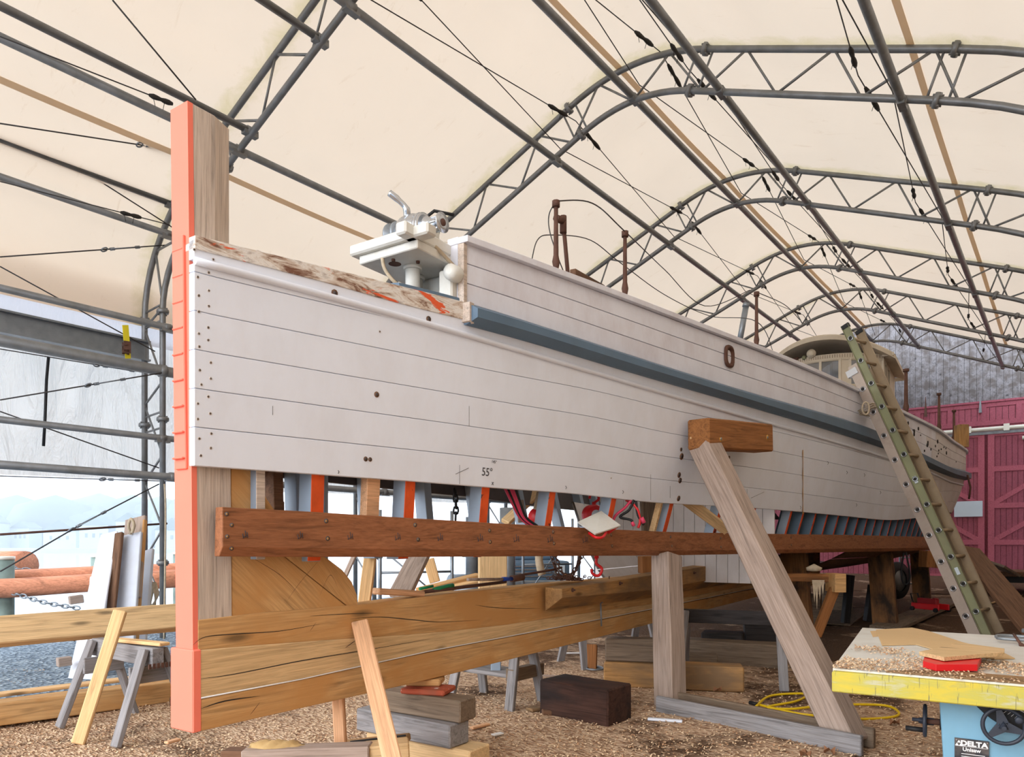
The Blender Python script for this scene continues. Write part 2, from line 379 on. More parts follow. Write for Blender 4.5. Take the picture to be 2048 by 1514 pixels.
# truss profile (t, z), left half; mirrored
def prof(inner, off=0):
    if not inner: leg, kn, a, c1, s1, c2 = 6.776, 5.31, (4.474, 7.697), (6.776, 6.743), (1.234, 9.037), (0, 9.547)
    else: leg, kn, a, c1, s1, c2 = 6.167, 5.354, (4.268, 7.135), (6.167, 6.344), (.981, 8.504), (0, 8.913)
    P = [(leg, 0), (leg, kn)]+bez((leg, kn), c1, a, 10)[1:]+[s1]+bez(s1, c2, (-s1[0], s1[1]), 12)[1:]
    P += [(-x, z) for x, z in P[::-1][13:]]
    q = []
    for x, z in P:
        if not q or (abs(q[-1][0]-x)+abs(q[-1][1]-z)) > 1e-4: q.append((x, z))
    return q
PO, PI = prof(False), prof(True)
def plen(P):
    L = [0]
    for (a, b_), (c, d) in zip(P, P[1:]): L.append(L[-1]+math.hypot(c-a, d-b_))
    return L
def along(P, L, s):
    s = max(0, min(L[-1], s))
    for i in range(1, len(L)):
        if s <= L[i]+1e-9: break
    k = (s-L[i-1])/max(1e-9, L[i]-L[i-1]); return (P[i-1][0]+(P[i][0]-P[i-1][0])*k, P[i-1][1]+(P[i][1]-P[i-1][1])*k)
LO, LI = plen(PO), plen(PI)
NW = 21
def make_truss(label):
    root = thing('roof_truss', label, 'roof truss', group='steel trusses holding up the fabric roof', Mw=SHED @ Matrix.Translation(V((UT[0], 0, 0))))
    W = WM[root.name]
    pipe('outer_chord', [(0, t, z) for t, z in PO], .048, 'steel', root, 10, W)
    pipe('inner_chord', [(0, t, z) for t, z in PI], .048, 'steel', root, 10, W)
    io = [along(PO, LO, LO[-1]*k/NW) for k in range(NW+1)]; ii = [along(PI, LI, LI[-1]*(k+.5)/NW) for k in range(NW)]
    for k in range(NW):
        for a, c in ((io[k], ii[k]), (ii[k], io[k+1])):
            pipe('web_brace', [(0, *a), (0, *c)], .019, 'steel', root, 6, W)
    for sg in (1, -1):
        for (a, c) in (((4.474, 7.697), (4.268, 7.135)), ((1.234, 9.037), (.981, 8.504)), ((6.776, 5.31), (6.167, 5.354)), ((6.776, 3.555), (6.167, 3.594))):
            d_ = (V(a)-V(c)).normalized(); e = V((-d_.y, d_.x))*.13
            for q in (1, -1): pipe('web_brace', [(0, (a[0]+e.x*q)*sg, a[1]+e.y*q), (0, (c[0]+e.x*q)*sg, c[1]+e.y*q)], .017, 'steel', root, 6, W)
        for (t, z), (dt, dz) in (((6.776, 5.31), (0, 1)), ((6.167, 5.354), (0, 1)), ((6.776, 3.555), (0, 1)), ((6.167, 3.594), (0, 1)), ((6.167, 1.25), (0, 1)), ((4.474, 7.697), (-.92, .38)), ((4.268, 7.135), (-.92, .38)), ((1.234, 9.037), (-.92, .38)), ((.981, 8.504), (-.92, .38))):
            X = V((0, dt*sg, dz)).normalized(); T = W @ frame(X, V((1, 0, 0)), X.cross(V((1, 0, 0))), (0, t*sg, z))
            fl = B().lathe([(.0, -.03), (.095, -.03), (.1, -.012), (.1, .012), (.095, .03), (0, .03)], I4, 8)
            for q in range(4): fl.lathe([(0, -.05), (.014, -.05), (.014, .05), (0, .05)], Matrix.Translation(V((0, .08*math.cos(q*pi/2+.4), .08*math.sin(q*pi/2+.4)))), 6)
            fl.obj('flange_coupling', 'steel', root, T)
    return root
TL = ['nearest steel lattice truss, its leg standing left of the orange stem', 'second nearest steel lattice truss, arching over the bow deck winch', 'third steel lattice truss, arching over the middle of the boat',
      'fourth steel lattice truss from the front, arching above the pilothouse', 'fifth steel lattice truss, last but one before the barn', 'farthest steel lattice truss, at the roof edge in front of the grey barn boards']
tr0 = make_truss(TL[0]); kids = [o for o in C.objects if o.parent == tr0]
for n in range(1, 6):
    r = tr0.copy(); C.objects.link(r); r.matrix_local = SHED @ Matrix.Translation(V((UT[n], 0, 0))); r['label'] = TL[n]; WM[r.name] = SHED @ Matrix.Translation(V((UT[n], 0, 0)))
    for ch in kids:
        c = ch.copy(); C.objects.link(c); c.parent = r; WM[c.name] = WM[r.name]

# fabric roof, seams, side walls
UA, UB = -3.4, 28.75
def off(P, d):
    out = []
    for i, (t, z) in enumerate(P):
        a, c = P[max(0, i-1)], P[min(len(P)-1, i+1)]; dx, dz = c[0]-a[0], c[1]-a[1]; L = math.hypot(dx, dz)
        out.append((t+dz/L*d, z-dx/L*d))
    return out
PF = [p for p in off(PO, .07)]
Ls = plen(PF); PFf = [along(PF, Ls, Ls[-1]*k/110) for k in range(111)]
PFf = [p for p in PFf if p[1] > 5.2 or p[0] < 0]
rows = []
us = [UA+(UB-UA)*i/77 for i in range(78)]
for u in us:
    ph = ((u-U0)/SP) % 1; sag = .05*math.sin(pi*ph); rows.append([V((u, t*(1-sag*.02), z-sag*(.7 if z > 5.5 else .2))) for t, z in PFf])
ro = struct(B().grid(rows).obj('ceiling', 'fabric', None, SHED, fix=False))
def seamstrip(t0, w=.09):
    L = plen(PF); best = min(range(1200), key=lambda k: abs(along(PF, L, L[-1]*k/1200)[0]-t0)); s = L[-1]*best/1200
    a, c = along(PF, L, s-w/2), along(PF, L, s+w/2); rr = []
    for u in us:
        ph = ((u-U0)/SP) % 1; sg = .05*math.sin(pi*ph)*.7; rr.append([V((u, a[0], a[1]-.012-sg)), V((u, c[0], c[1]-.012-sg))])
    return B().grid(rr).obj('seam_tape', 'seam', ro, SHED, fix=False)
def seam_at(x, y):
    best = (1e9, 0)
    for t, z in PFf:
        p, q = SI @ V((0, 0, EYE)), SI @ (V((0, 0, EYE))+ray(x, y))
        k = (t-p[1])/(q[1]-p[1]+1e-9); h = p+(q-p)*k
        if k > 0 and abs(h[2]-z) < best[0]: best = (abs(h[2]-z), t)
    return best[1]
for x, y in ((211, 237), (1216, 130), (1890, 273)): seamstrip(seam_at(x, y), .10)
# side walls of tarp
rows = []
for i in range(120):
    u = UA+i*(UB-UA)/119
    rows.append([V((u, 7.02+.05*math.sin(u*2.3+z*.7)+.035*math.sin(u*6.1-z*1.1), z)) for z in (2.62+.03*math.sin(u*1.3), 3.1, 3.6, 4.2, 4.8, 5.05)])
struct(B().grid(rows).obj('wall_left', 'skirt', None, SHED, fix=False))
rows = [[V((UA+i*(UB-UA)/79, 6.93, z)) for z in (4.95, 5.5, 5.9)] for i in range(80)]
struct(B().grid(rows).obj('trim_1', 'skirt2', None, SHED, fix=False))
rows = [[V((UA+i*(UB-UA)/59, -7.0, z)) for z in (0, 2, 4, 5.6)] for i in range(60)]
struct(B().grid(rows).obj('wall_right', 'skirt3', None, SHED, fix=False))

# purlins -------------------------------------------------------------
def purlin(x, y, n, r, u1, label, name='purlin_tube', u0=-3.2, mat='steel', sq=False):
    t, z = tz(x, y, n); u1 = UT[-1]+.3 if u1 is None else u1
    o = thing(name, label, 'roof tube', group='long tubes tying the trusses together', Mw=SHED @ Matrix.Translation(V((u0, t, z)))); W = WM[o.name]
    pipe('tube', [(0, 0, 0), (u1-u0, 0, 0)], r, mat, o, 10, W)
    k = 0
    for un in UT:
        if u0 < un < u1+.2:
            q = un-u0; br = B().box(q-.11, q+.11, -.045, .045, -.075, .02).lathe([(0, q-.06), (r*1.25, q-.05), (r*1.25, q+.05), (0, q+.06)], I4, 10); br.obj('bracket', 'steel', o, W)
    return t, z
PA = purlin(702, 15, 0, .055, None, 'long roof tube on the left slope just above the deck winch, running to the barn')
PB = purlin(1268, 196, 1, .055, None, 'long roof tube left of the ridge, crossing the second truss bend')
PC = purlin(1442, 182, 1, .055, None, 'long roof tube right of the ridge, meeting the second truss right of its bend')
PD = purlin(1804, 203, 1, .055, None, 'rightmost long roof tube, steepest in the upper right of the photo')
PE = purlin(478, 300, 0, .055, None, 'long roof tube passing behind the grey top of the stem')
L0 = UT[0]+.1
purlin(640, 78, 0, .05, L0, 'short roof tube ending at a bracket on the nearest truss, top centre left')
purlin(500, 262, 0, .05, L0, 'roof tube ending at a bracket right of the stem head')
purlin(345, 408, 0, .05, L0, 'haunch tube meeting the stem just above the deck line')
purlin(336, 468, 0, .05, None, 'haunch tube ending low beside the notch of the orange stem')
purlin(335, 655, 0, .05, None, 'wall tube above the yellow ratchet strap')
purlin(325, 742, 0, .085, None, 'thickest wall pipe with paint drips, below the yellow ratchet strap')
purlin(325, 876, 0, .05, None, 'wall tube halfway down the tarp, crossed by the black strip')
purlin(345, 954, 0, .06, None, 'lowest wall tube along the bottom hem of the tarp')
t, z = tz(300, 700, 0)
o = tag(B().box(-9.5, 0, -.02, .02, -.16, .16).box(-9.5, 0, -.09, .09, .14, .17).box(-9.5, 0, -.09, .09, -.17, -.14).obj('steel_beam', 'galv', None, SHED @ Matrix.Translation(V((UT[0]+.05, 6.75, z)))), 'grey steel channel beam behind the yellow ratchet strap', 'steel beam')
rp_ = lambda x, y: SHED @ isect(x, y, SI, 1, 6.86)
# yellow ratchet strap round that beam and pipe
q = [SHED @ (isect(x, y, SI, 1, 5.98)) for x, y in ((245, 650), (257, 650), (262, 717), (251, 717))]
o = thing('ratchet_strap', 'yellow ratchet strap hanging over the steel beam on the left', 'strap', q[0])
nb_ = SHED.to_3x3() @ V((0, .012, 0)); B().add(q+[p+nb_ for p in q], [(0, 1, 2, 3), (7, 6, 5, 4), (0, 4, 5, 1), (1, 5, 6, 2), (2, 6, 7, 3), (3, 7, 4, 0)]).obj('webbing', 'strapy', o)
rc = SHED @ isect(253, 697, SI, 1, 5.93); B().box(-.07, -.055, -.05, .05, -.08, .1).box(.055, .07, -.05, .05, -.08, .1).box(-.07, .07, -.05, .03, -.07, -.03).tube([(-.09, -.03, .05), (.09, -.03, .05)], .022, 8).obj('ratchet', 'rust', o, Matrix.Translation(rc) @ Matrix.Rotation(-.9, 4, 'Z'))
tag(pipe('black_strip', [rp_(x, y) for x, y in ((97, 715), (93, 760), (90, 840), (87, 892))], .022, 'black'), 'thin black strip hanging on the wrinkled side tarp', 'strip')

# cables ---------------------------------------------------------------
def cable(pts, label, sleeves=(), hard=(), r=.008, g='wire bracing cables under the roof', mat='wire'):
    o = thing('bracing_cable', label, 'cable', pts[0], g); pipe('wire', pts, r, mat, o, 5)
    P = [V(p) for p in pts]; L = [0]
    for a, c in zip(P, P[1:]): L.append(L[-1]+(c-a).length)
    def pt(s):
        s = max(0, min(L[-1], s))
        for i in range(1, len(L)):
            if s <= L[i]+1e-9: break
        return P[i-1].lerp(P[i], (s-L[i-1])/max(1e-9, L[i]-L[i-1]))
    for s, l in sleeves:
        s = s if s >= 0 else L[-1]+s; q = [pt(s+l*k/6) for k in range(7)]
        B().tube(q, [.018, .034, .03, .022, .034, .034, .02], 8).tube([q[1], q[1]+V((.02, .01, -.12))], .004, 4).tube([q[4], q[4]+V((-.03, .01, -.11))], .004, 4).obj('rubber_sleeve', 'sleeve', o)
    for s in hard:
        s = s if s >= 0 else L[-1]+s; a, c = pt(s), pt(s+.42); d = (c-a).normalized(); n_ = d.cross(V((0, 0, 1))).normalized()*.02
        B().tube([a+n_, c+n_], .008, 5).tube([a-n_, c-n_], .008, 5).tube([a-d*.03, a+d*.04], .024, 6).tube([c-d*.04, c+d*.03], .024, 6).obj('turnbuckle', 'galv', o)
        R = [a-d*.12+d*.045*math.cos(q*pi/5)+n_.normalized()*.035*math.sin(q*pi/5)*1+V((0, 0, .02*math.sin(q*pi/5))) for q in range(10)]
        B().tube(R, .012, 6, closed=True).obj('shackle', 'galv', o)
    return o
ORD = ['first', 'second', 'third', 'fourth', 'last']
for (t, z), nm, dl in ((PA, 'the tube above the winch', .42), (PB, 'the tube left of the ridge', .5), (PC, 'the tube right of the ridge', -.55), (PD, 'the rightmost tube', -.55)):
    for n in range(-1, 5):
        ua = UT[n] if n >= 0 else -3; ub = UT[n+1]; zz = z+.42
        if n < 0 and (t, z) == PA: pass
        a, c = SHED @ V((ua, t-dl*.2, zz-.25)), SHED @ V((ub, t-dl*.95, zz+.12)); a2, c2 = SHED @ V((ua, t-dl*.95, zz+.12)), SHED @ V((ub, t-dl*.2, zz-.25))
        w = 'the opening' if n < 0 else 'the %s truss' % ORD[n]
        cable([a, c], 'wire beside %s, beyond %s, sleeve far' % (nm, w), [(-.75, .5)])
        cable([a2, c2], 'wire beside %s, beyond %s, sleeve near' % (nm, w), [(.3, .6)])
def rp(x, y, t): r = isect(x, y, SI, 1, t); return SHED @ r
cable([rp(0, 73, 3.6), rp(345, 208, 3.6)], 'wire ending in a black sleeve at the top of the orange stem', [(-.3, .3)])
cable([rp(225, 0, 2.6), rp(392, 200, 2.6)], 'steep wire running down to the stem head from the top edge', r=.01)
cable([rp(0, 247, 5.2), rp(275, 289, 5.2), rp(352, 299, 5.2)], 'wire with shackle, level with the upper stem, left edge', hard=(-.45,), r=.01)
cable([rp(0, 235, 5.9), rp(345, 455, 5.9)], 'long diagonal wire from the left edge to the truss haunch', r=.01)
cable([rp(0, 363, 5.6), rp(340, 450, 5.6)], 'wire under the haunch tube with one black sleeve', [(-.75, .3)])
cable([rp(0, 514, 6.1), rp(337, 490, 6.1)], 'nearly level wire hooked to the orange stem notch', hard=(-.95,), r=.01)
cable([rp(0, 533, 6.3), rp(310, 703, 6.3)], 'diagonal wire crossing in front of the yellow ratchet strap', r=.01)
cable([rp(0, 698, 6.5), rp(305, 748, 6.5)], 'wire with shackle just below the thickest wall pipe', hard=(-.75,), r=.008)
cable([rp(0, 800, 6.1), rp(328, 745, 6.1)], 'wire rising right across the wrinkled tarp', hard=(-1.1,), r=.01)
cable([rp(0, 823, 6.3), rp(318, 936, 6.3)], 'wire falling right across the tarp to the lower truss leg', r=.01)
cable([rp(0, 952, 6.45), rp(345, 963, 6.45)], 'wire slung along the lowest wall tube', hard=(-1.0,), r=.008)
cable([rp(0, 1143, 6.2), rp(165, 1047, 6.2), rp(318, 968, 6.2)], 'wire rising from the left edge across the harbour view', hard=(1.2,), r=.011)
cable([rp(150, 1282, 6.5), rp(40, 1240, 6.5)], 'short guy wire running down to the gravel behind the leaning planks', r=.011)
o = tag(pipe('rusty_rod', [rp(0, 1069, 6.45), rp(334, 1047, 6.45)], .018, 'rust'), 'rusty reddish rod running level across the harbour view', 'rod')
b = B()
b.tube(spline([at(329, 968, 11.2), at(331, 1020, 11.2), at(330, 1150, 11.2), at(328, 1278, 11.2)], 6), .014, 6)
tag(b.obj('hanging_rope', 'rope'), 'pale rope hanging down beside the left truss leg', 'rope')

# barn -------------------------------------------------------------------
BU = 31.3
def barn_pt(x, y): r = isect(x, y, SI, 0, BU); return r[1], r[2]
zl = barn_pt(1960, 806)[1]; zf = .25
tL, tR = 9.5, -13.0
BW = SHED @ Matrix.Translation(V((BU, 0, 0)))
b = B(); nb = 0; x = tR
rng = random.Random(3)
while x < tL:
    w = rng.uniform(.16, .27); j = rng.uniform(0, .02); b.box(-j, .05, x+.004, x+w-.004, zl-.05, 11.5); x += w
b.box(.06, .09, tR, tL, zf-.6, 11.5); struct(b.obj('wall_back', 'barngrey', None, BW))
b = B(); x = tR
while x < tL: b.box(-.02-rng.uniform(0, .01), .05, x+.006, x+.184, zf-.6, zl); x += .19
b.box(-.05, .03, tR, tL, zl-.18, zl); b.box(-.09, .0, tR, tL, zl-.02, zl+.05)
t_a = barn_pt(1973, 1000)[0]; pz = barn_pt(1960, 861)[1]
b.box(-.06, -.02, tR, tL, pz+.16, pz+.34)
for k in range(-6, 8): b.box(-.055, -.02, t_a+k*1.05, t_a+k*1.05+.16, pz+.3, zl-.1)
struct(b.obj('wall_back_lower', 'barnred', None, BW))
zt, zb0 = pz-.17, zf+.05
def door(n, ta, tb, dirn):
    o = thing('barn_door', 'red board barn door with cross braces, %s' % ('left leaf partly behind the stern' if n == 1 else 'right leaf cut by the photo edge'), 'barn door', Mw=BW); o['kind'] = 'structure'; o.name = 'door_%d' % n; WM[o.name] = BW
    b = B(); x = min(ta, tb)+.02; e = max(ta, tb)-.02
    while x < e-.01: w = min(.17, e-x); b.box(-.10, -.07, x+.006, x+w-.006, zb0, zt); x += .17
    b.obj('door_boards', 'barnred', o, BW)
    lo, hi = min(ta, tb)+.02, e; f = B(); H = zt-zb0
    for a, c in ((lo, lo+.2), (hi-.2, hi)): f.box(-.13, -.10, a, c, zb0, zt)
    for k in (0, .245, .5, .755, 1): f.box(-.128, -.10, lo, hi, max(zb0, zb0+H*k-.09), min(zt, zb0+H*k+.09))
    for k, s in ((.5, dirn), (.755, -dirn), (.0, dirn), (.245, -dirn)):
        if k in (.245, .5):
            z0, z1 = zb0+H*k+.09, zb0+H*(k+.25)-.09; p, q = ((lo+.2, z0), (hi-.2, z1)) if (s > 0) == (k == .5) else ((hi-.2, z0), (lo+.2, z1))
            d = V((q[0]-p[0], q[1]-p[1])).normalized(); nn = V((-d.y, d.x))*.08
            f.prism([(p[0]-nn.x, p[1]-nn.y), (q[0]-nn.x, q[1]-nn.y), (q[0]+nn.x, q[1]+nn.y), (p[0]+nn.x, p[1]+nn.y)], frame((0, 1, 0), (1, 0, 0), (0, 0, 1), (0, 0, 0)), -.125, -.10)
    f.obj('door_frame', 'barnred2', o, BW); return o
d1 = door(1, t_a+.03, t_a+2.15, 1); d2 = door(2, t_a-.03, t_a-2.15, -1)
door3 = B()
o = thing('door_track', 'white round-edged door track above the red barn doors', 'door track', Mw=BW)
B().tube([(-.2, tR+1, pz), (-.2, t_a+4.5, pz)], .075, 10).obj('rail', 'plastic', o, BW)
for k in range(-3, 5): B().box(-.29, -.12, t_a-.7+k*1.15, t_a-.53+k*1.15, pz-.1, pz+.14).obj('hanger', 'plastic', o, BW)
tag(B().box(-.16, -.13, t_a-3, t_a+3, zt-.01, zt+.09).obj('metal_flashing', 'galv', None, BW), 'pale metal flashing strip under the barn door track', 'flashing')
w0, w1 = barn_pt(1922, 1006), barn_pt(1966, 1032)
tag(B().box(-.17, -.14, w1[0], w0[0]+.2, w1[1]-.02, w0[1]+.05).obj('white_board', 'sign', None, BW), 'blank pale board hanging on the left red barn door', 'board')
for k, x in enumerate((1852, 1961)):
    p = barn_pt(x, 800); q = barn_pt(x, 826 if k else 834); 
    B().add([(-.1, q[0]+.05, q[1]), (-.1, q[0]-.05, q[1]), (-.1, p[0]-.01, p[1]+.1), (-.1, p[0]+.01, p[1]+.1), (-.07, q[0]+.05, q[1]), (-.07, q[0]-.05, q[1]), (-.07, p[0], p[1]+.1)], [(0, 1, 2, 3), (0, 4, 6, 3), (1, 2, 6, 5)]).obj('hinge', 'galv' if k else 'rust', bpy.data.objects['wall_back_lower'], BW)
p = barn_pt(2045, 877); tag(B().tube([(-.2, p[0], p[1]), (-.2, p[0]-.3, p[1])], .07, 10).obj('vent_cap', 'plastic', None, BW), 'small white oval fitting high on the right barn door', 'fitting')
# ground rise in front of the barn
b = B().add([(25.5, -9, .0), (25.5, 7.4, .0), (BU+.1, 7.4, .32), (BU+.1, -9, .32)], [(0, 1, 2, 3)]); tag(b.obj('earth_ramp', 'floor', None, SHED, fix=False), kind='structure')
# ================================================================== BOAT
BR = [(-.3, .10), (0, .13), (.8, .25), (1.84, .43), (4.5, .93), (8.9, 1.80), (13, 2.50), (15, 2.80), (17, 3.0), (18.3, 3.04), (19.6, 2.85), (20.6, 2.35), (21.2, 1.6), (21.5, .5)]
BL = [(-.3, .10), (0, .13), (.8, .2), (1.84, .33), (4.5, .62), (8, 1.32), (12.4, 2.12), (16, 2.5), (18.3, 2.4), (19.6, 1.9), (20.6, 1.1), (21.2, .5), (21.5, .2)]
def hb(a, z):
    w = max(0, min(1, (z-1.65)/1.75)); w = 1-(1-w)**1.6
    return smooth(BL, a)*(1-w)+smooth(BR, a)*w
def hull_hit(x, y, off=0):
    d = ray(x, y); o = V((0, 0, EYE))
    def g(Y):
        p = BI @ (o+d*Y); return -p.y-hb(p.x, p.z)-off
    Y = 3.2; best = (9, 3.2)
    while Y < 24:
        v = g(Y)
        if abs(v) < best[0] and (BI @ (o+d*Y)).x > 1: best = (abs(v), Y)
        if v <= 0 and g(Y-.1) > 0 and (BI @ (o+d*Y)).x > -.2:
            lo, hi = Y-.1, Y
            for _ in range(30):
                m = (lo+hi)/2
                if g(m) > 0: lo = m
                else: hi = m
            p = BI @ (o+d*lo); return p.x, p.z
        Y += .1
    p = BI @ (o+d*best[1]); return p.x, p.z
def trace(P, off=0, end=None):
    T = sorted(hull_hit(x, y, off) for x, y in P); T = [q for i, q in enumerate(T) if i == 0 or q[0]-T[i-1][0] > .05]
    if end is not None: T = [q for q in T if q[0] < 19]+[(21.5, end)]
    return T
zbot = trace([(386, 931), (600, 946), (847, 964), (1010, 977), (1160, 988), (1300, 1004), (1496, 1015), (1660, 1029), (1776, 1040), (1833, 1036), (1900, 1025)], 0, 2.25)
zmol = trace([(386, 525), (640, 592), (900, 664), (1240, 763), (1500, 838), (1640, 877), (1781, 920), (1856, 945), (1905, 966)], 0, 3.1)
zrt = trace([(386, 470), (640, 532), (800, 572), (930, 605), (1060, 645), (1353, 740), (1500, 785), (1741, 857), (1832, 902), (1901, 934)], 0, 3.45)
zrb = trace([(386, 497), (640, 562), (800, 607), (930, 640), (1060, 676), (1240, 731), (1500, 808), (1768, 893), (1901, 950)], 0, 3.3)
zcap = trace([(938, 476), (1060, 520), (1300, 610), (1560, 710), (1719, 780), (1789, 814), (1875, 857), (1910, 884)], 0, 3.85)
fz = lambda T: (lambda a: smooth(T, a))
ZB, ZM, ZT, ZR, ZC = map(fz, (zbot, zmol, zrt, zrb, zcap))
BW_ = thing('boat', 'large wooden boat under restoration, white hull, salmon orange stem and slate blue guard rail', 'boat', Mw=BOAT)
P_ = lambda a, b, z: V((a, -b, z))
A_ST = az(384, 930, .1)[0]
stn = [A_ST+(21.5-A_ST)*(i/90)**1.15 for i in range(91)]
def strake(name, lo, hi, mat, th=.045, o=0, a0=None, a1=21.5, side=1, mats=None):
    a0 = A_ST if a0 is None else a0; S = [a0]+[a for a in stn if a0+.02 < a < a1-.02]+[a1]; b = B(); rr = []
    for a in S:
        l, h = lo(a), hi(a)
        if h-l < .004: h = l+.004
        q = [P_(a, side*(hb(a, l)+o), l), P_(a, side*(hb(a, (l+h)/2)+o), (l+h)/2), P_(a, side*(hb(a, h)+o), h), P_(a, side*(hb(a, h)+o-th), h), P_(a, side*(hb(a, l)+o-th), l), P_(a, side*(hb(a, l)+o), l)]
        rr.append(q)
    b.grid(rr, smooth=False); n = len(rr)
    b.add(rr[0][:5], [(0, 1, 2, 3, 4)]); b.add(rr[-1][:5], [(4, 3, 2, 1, 0)])
    ob = b.obj(name, mat, BW_, BOAT, fix=True)
    if side > 0:
        bm_md = ob.modifiers.new('b', 'BEVEL'); bm_md.width = .0025; bm_md.segments = 1; bm_md.limit_method = 'ANGLE'; bm_md.angle_limit = .9
    return ob
wk = lambda a: lerp([(0, .197), (4, .225), (12, .24), (22, .23)], a)
for k in range(7):
    top = lambda a: ZM(a)+.012
    lo = (lambda k: lambda a: min(ZB(a)+k*wk(a)+(.0016 if k else 0), ZM(a)-.02))(k)
    hi = (lambda k: lambda a: min(ZB(a)+(k+1)*wk(a)-.0016, ZM(a)) if k < 6 else ZM(a))(k)
    a1 = 21.5
    if k >= 5:
        a1 = next((a for a in stn if ZM(a)-ZB(a)-k*wk(a) < -.02), 21.5)
        if a1 <= A_ST+.2: continue
    if k == 0:
        pl = strake('hull_plank', lo, hi, 'white', a0=A_ST, a1=13.4); strake('hull_plank', lo, hi, 'whitea', a0=13.405)
    else:
        cut = [13.5, 13.1, 13.8, 13.3, 14.0, 13.0, 13.6][k]
        strake('hull_plank', lo, hi, 'white', a0=A_ST, a1=min(cut, a1))
        if a1 > cut: strake('hull_plank', lo, hi, 'whitea', a0=cut+.005, a1=a1)
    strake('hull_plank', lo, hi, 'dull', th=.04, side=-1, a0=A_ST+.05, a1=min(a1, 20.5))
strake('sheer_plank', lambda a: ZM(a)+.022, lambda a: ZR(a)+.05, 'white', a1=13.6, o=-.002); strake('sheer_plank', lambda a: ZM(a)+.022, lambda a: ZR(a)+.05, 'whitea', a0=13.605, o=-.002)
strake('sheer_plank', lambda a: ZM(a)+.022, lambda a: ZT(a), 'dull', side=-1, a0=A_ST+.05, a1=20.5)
a_br = hull_hit(929, 600)[0]
# moulding: half-round bead
S = [A_ST]+[a for a in stn if a > A_ST]
B().tube([P_(a, hb(a, ZM(a)+.01)+.006, ZM(a)+.01) for a in S], .021, 8).obj('moulding_bead', 'white', BW_, BOAT)
strake('covering_board_edge', ZR, ZT, 'peel', th=.12, o=.006, a1=a_br)
# slate blue guard rail
b = B(); rr = []
for a in [a_br]+[a for a in stn if a > a_br+.02]:
    zt_, zb_ = ZT(a), ZR(a); h0 = hb(a, zt_)
    rr.append([P_(a, h0-.05, zt_+.01), P_(a, h0+.03, zt_-.012), P_(a, h0+.115, zt_-.06), P_(a, h0+.115, zb_-.0), P_(a, h0+.02, zb_-.035), P_(a, h0-.05, zb_-.035)])
b.grid(rr, smooth=False); b.add(rr[0], [tuple(range(6))]); b.obj('guard_rail', 'blue', BW_, BOAT)
B().prism([(a_br-.02, ZR(a_br)-.02), (a_br-.02, ZT(a_br)-.01), (a_br+.03, ZT(a_br)-.01), (a_br+.03, ZR(a_br)-.03)], frame((1, 0, 0), (0, -1, 0), (0, 0, 1), (0, 0, 0)), hb(a_br, 3.3)-.03, hb(a_br, 3.3)+.06).obj('rail_end_grain', 'stemw', BW_, BOAT)
# bulwark planks and cap
for f0, f1, mt in ((0, .30, 'bulw'), (.305, .60, 'bulw'), (.605, .90, 'bulw')):
    lo = (lambda f: lambda a: ZT(a)+.005+(ZC(a)-ZT(a))*f)(f0); hi = (lambda f: lambda a: ZT(a)+.005+(ZC(a)-ZT(a))*f-.003)(f1)
    cut = {0: 13.6, .305: 13.2, .605: 13.9}[f0]
    strake('bulwark_plank', lo, hi, mt, o=-.01, a0=a_br+.02, a1=cut); strake('bulwark_plank', lo, hi, 'whitea', o=-.01, a0=cut+.005)
    strake('bulwark_plank', lo, hi, 'whitea', o=-.01, a0=a_br+1.8, side=-1, a1=20.6)
strake('cap_rail', lambda a: ZC(a)-.045, lambda a: ZC(a), 'bulw', th=.17, o=.035, a0=a_br-.01)
strake('cap_rail', lambda a: ZC(a)-.045, lambda a: ZC(a), 'whitea', th=.17, o=.035, a0=a_br+1.8, side=-1, a1=20.8)
B().prism([(a_br-.005, ZT(a_br)), (a_br-.005, ZC(a_br)+.01), (a_br+.075, ZC(a_br)+.008), (a_br+.05, ZT(a_br))], frame((1, 0, 0), (0, -1, 0), (0, 0, 1), (0, 0, 0)), hb(a_br, 3.6)-.15, hb(a_br, 3.6)-.055).obj('bulwark_end_post', 'bulw', BW_, BOAT, .004)
B().box(a_br-.012, a_br+.025, -(hb(a_br, 3.6)+.002), -(hb(a_br, 3.6)-.05), ZT(a_br), ZC(a_br)-.05).obj('end_grain_strip', 'stemw', BW_, BOAT)
# deck
for d0, d1 in ((0, 3.9), (7.0, 22)):
  b = B(); rr = []
  for a in [a for a in stn if d0 <= a <= d1]: z = ZT(a)-.03; h = hb(a, z)-.05; rr.append([P_(a, h, z-.05), P_(a, h, z), P_(a, h*.4, z+.05), P_(a, 0, z+.06), P_(a, -h*.4, z+.05), P_(a, -h, z), P_(a, -h, z-.05), P_(a, h, z-.05)])
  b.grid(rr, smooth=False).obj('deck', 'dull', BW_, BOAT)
a0, a1 = hull_hit(806, 570)[0], a_br+.6
b = B(); rr = []
for i in range(12):
    a = a0+(a1-a0)*i/11; h = hb(a, 3.3); z = ZT(a); rr.append([P_(a, h-.03, z), P_(a, h-.035, z+.035), P_(a, h-.12, z+.045), P_(a, h-.13, z)])
b.grid(rr, smooth=False); b.add(rr[0], [(0, 1, 2, 3)]); b.obj('waterway_board', 'blue', BW_, BOAT)
# transom / stern closing
b = B(); rr = [[P_(21.5, s*hb(21.5, z), z) for s in (-1, 1)] for z in (2.2, 2.6, 3, 3.4, 3.8)]
b.grid(rr).obj('transom', 'whitea', BW_, BOAT)

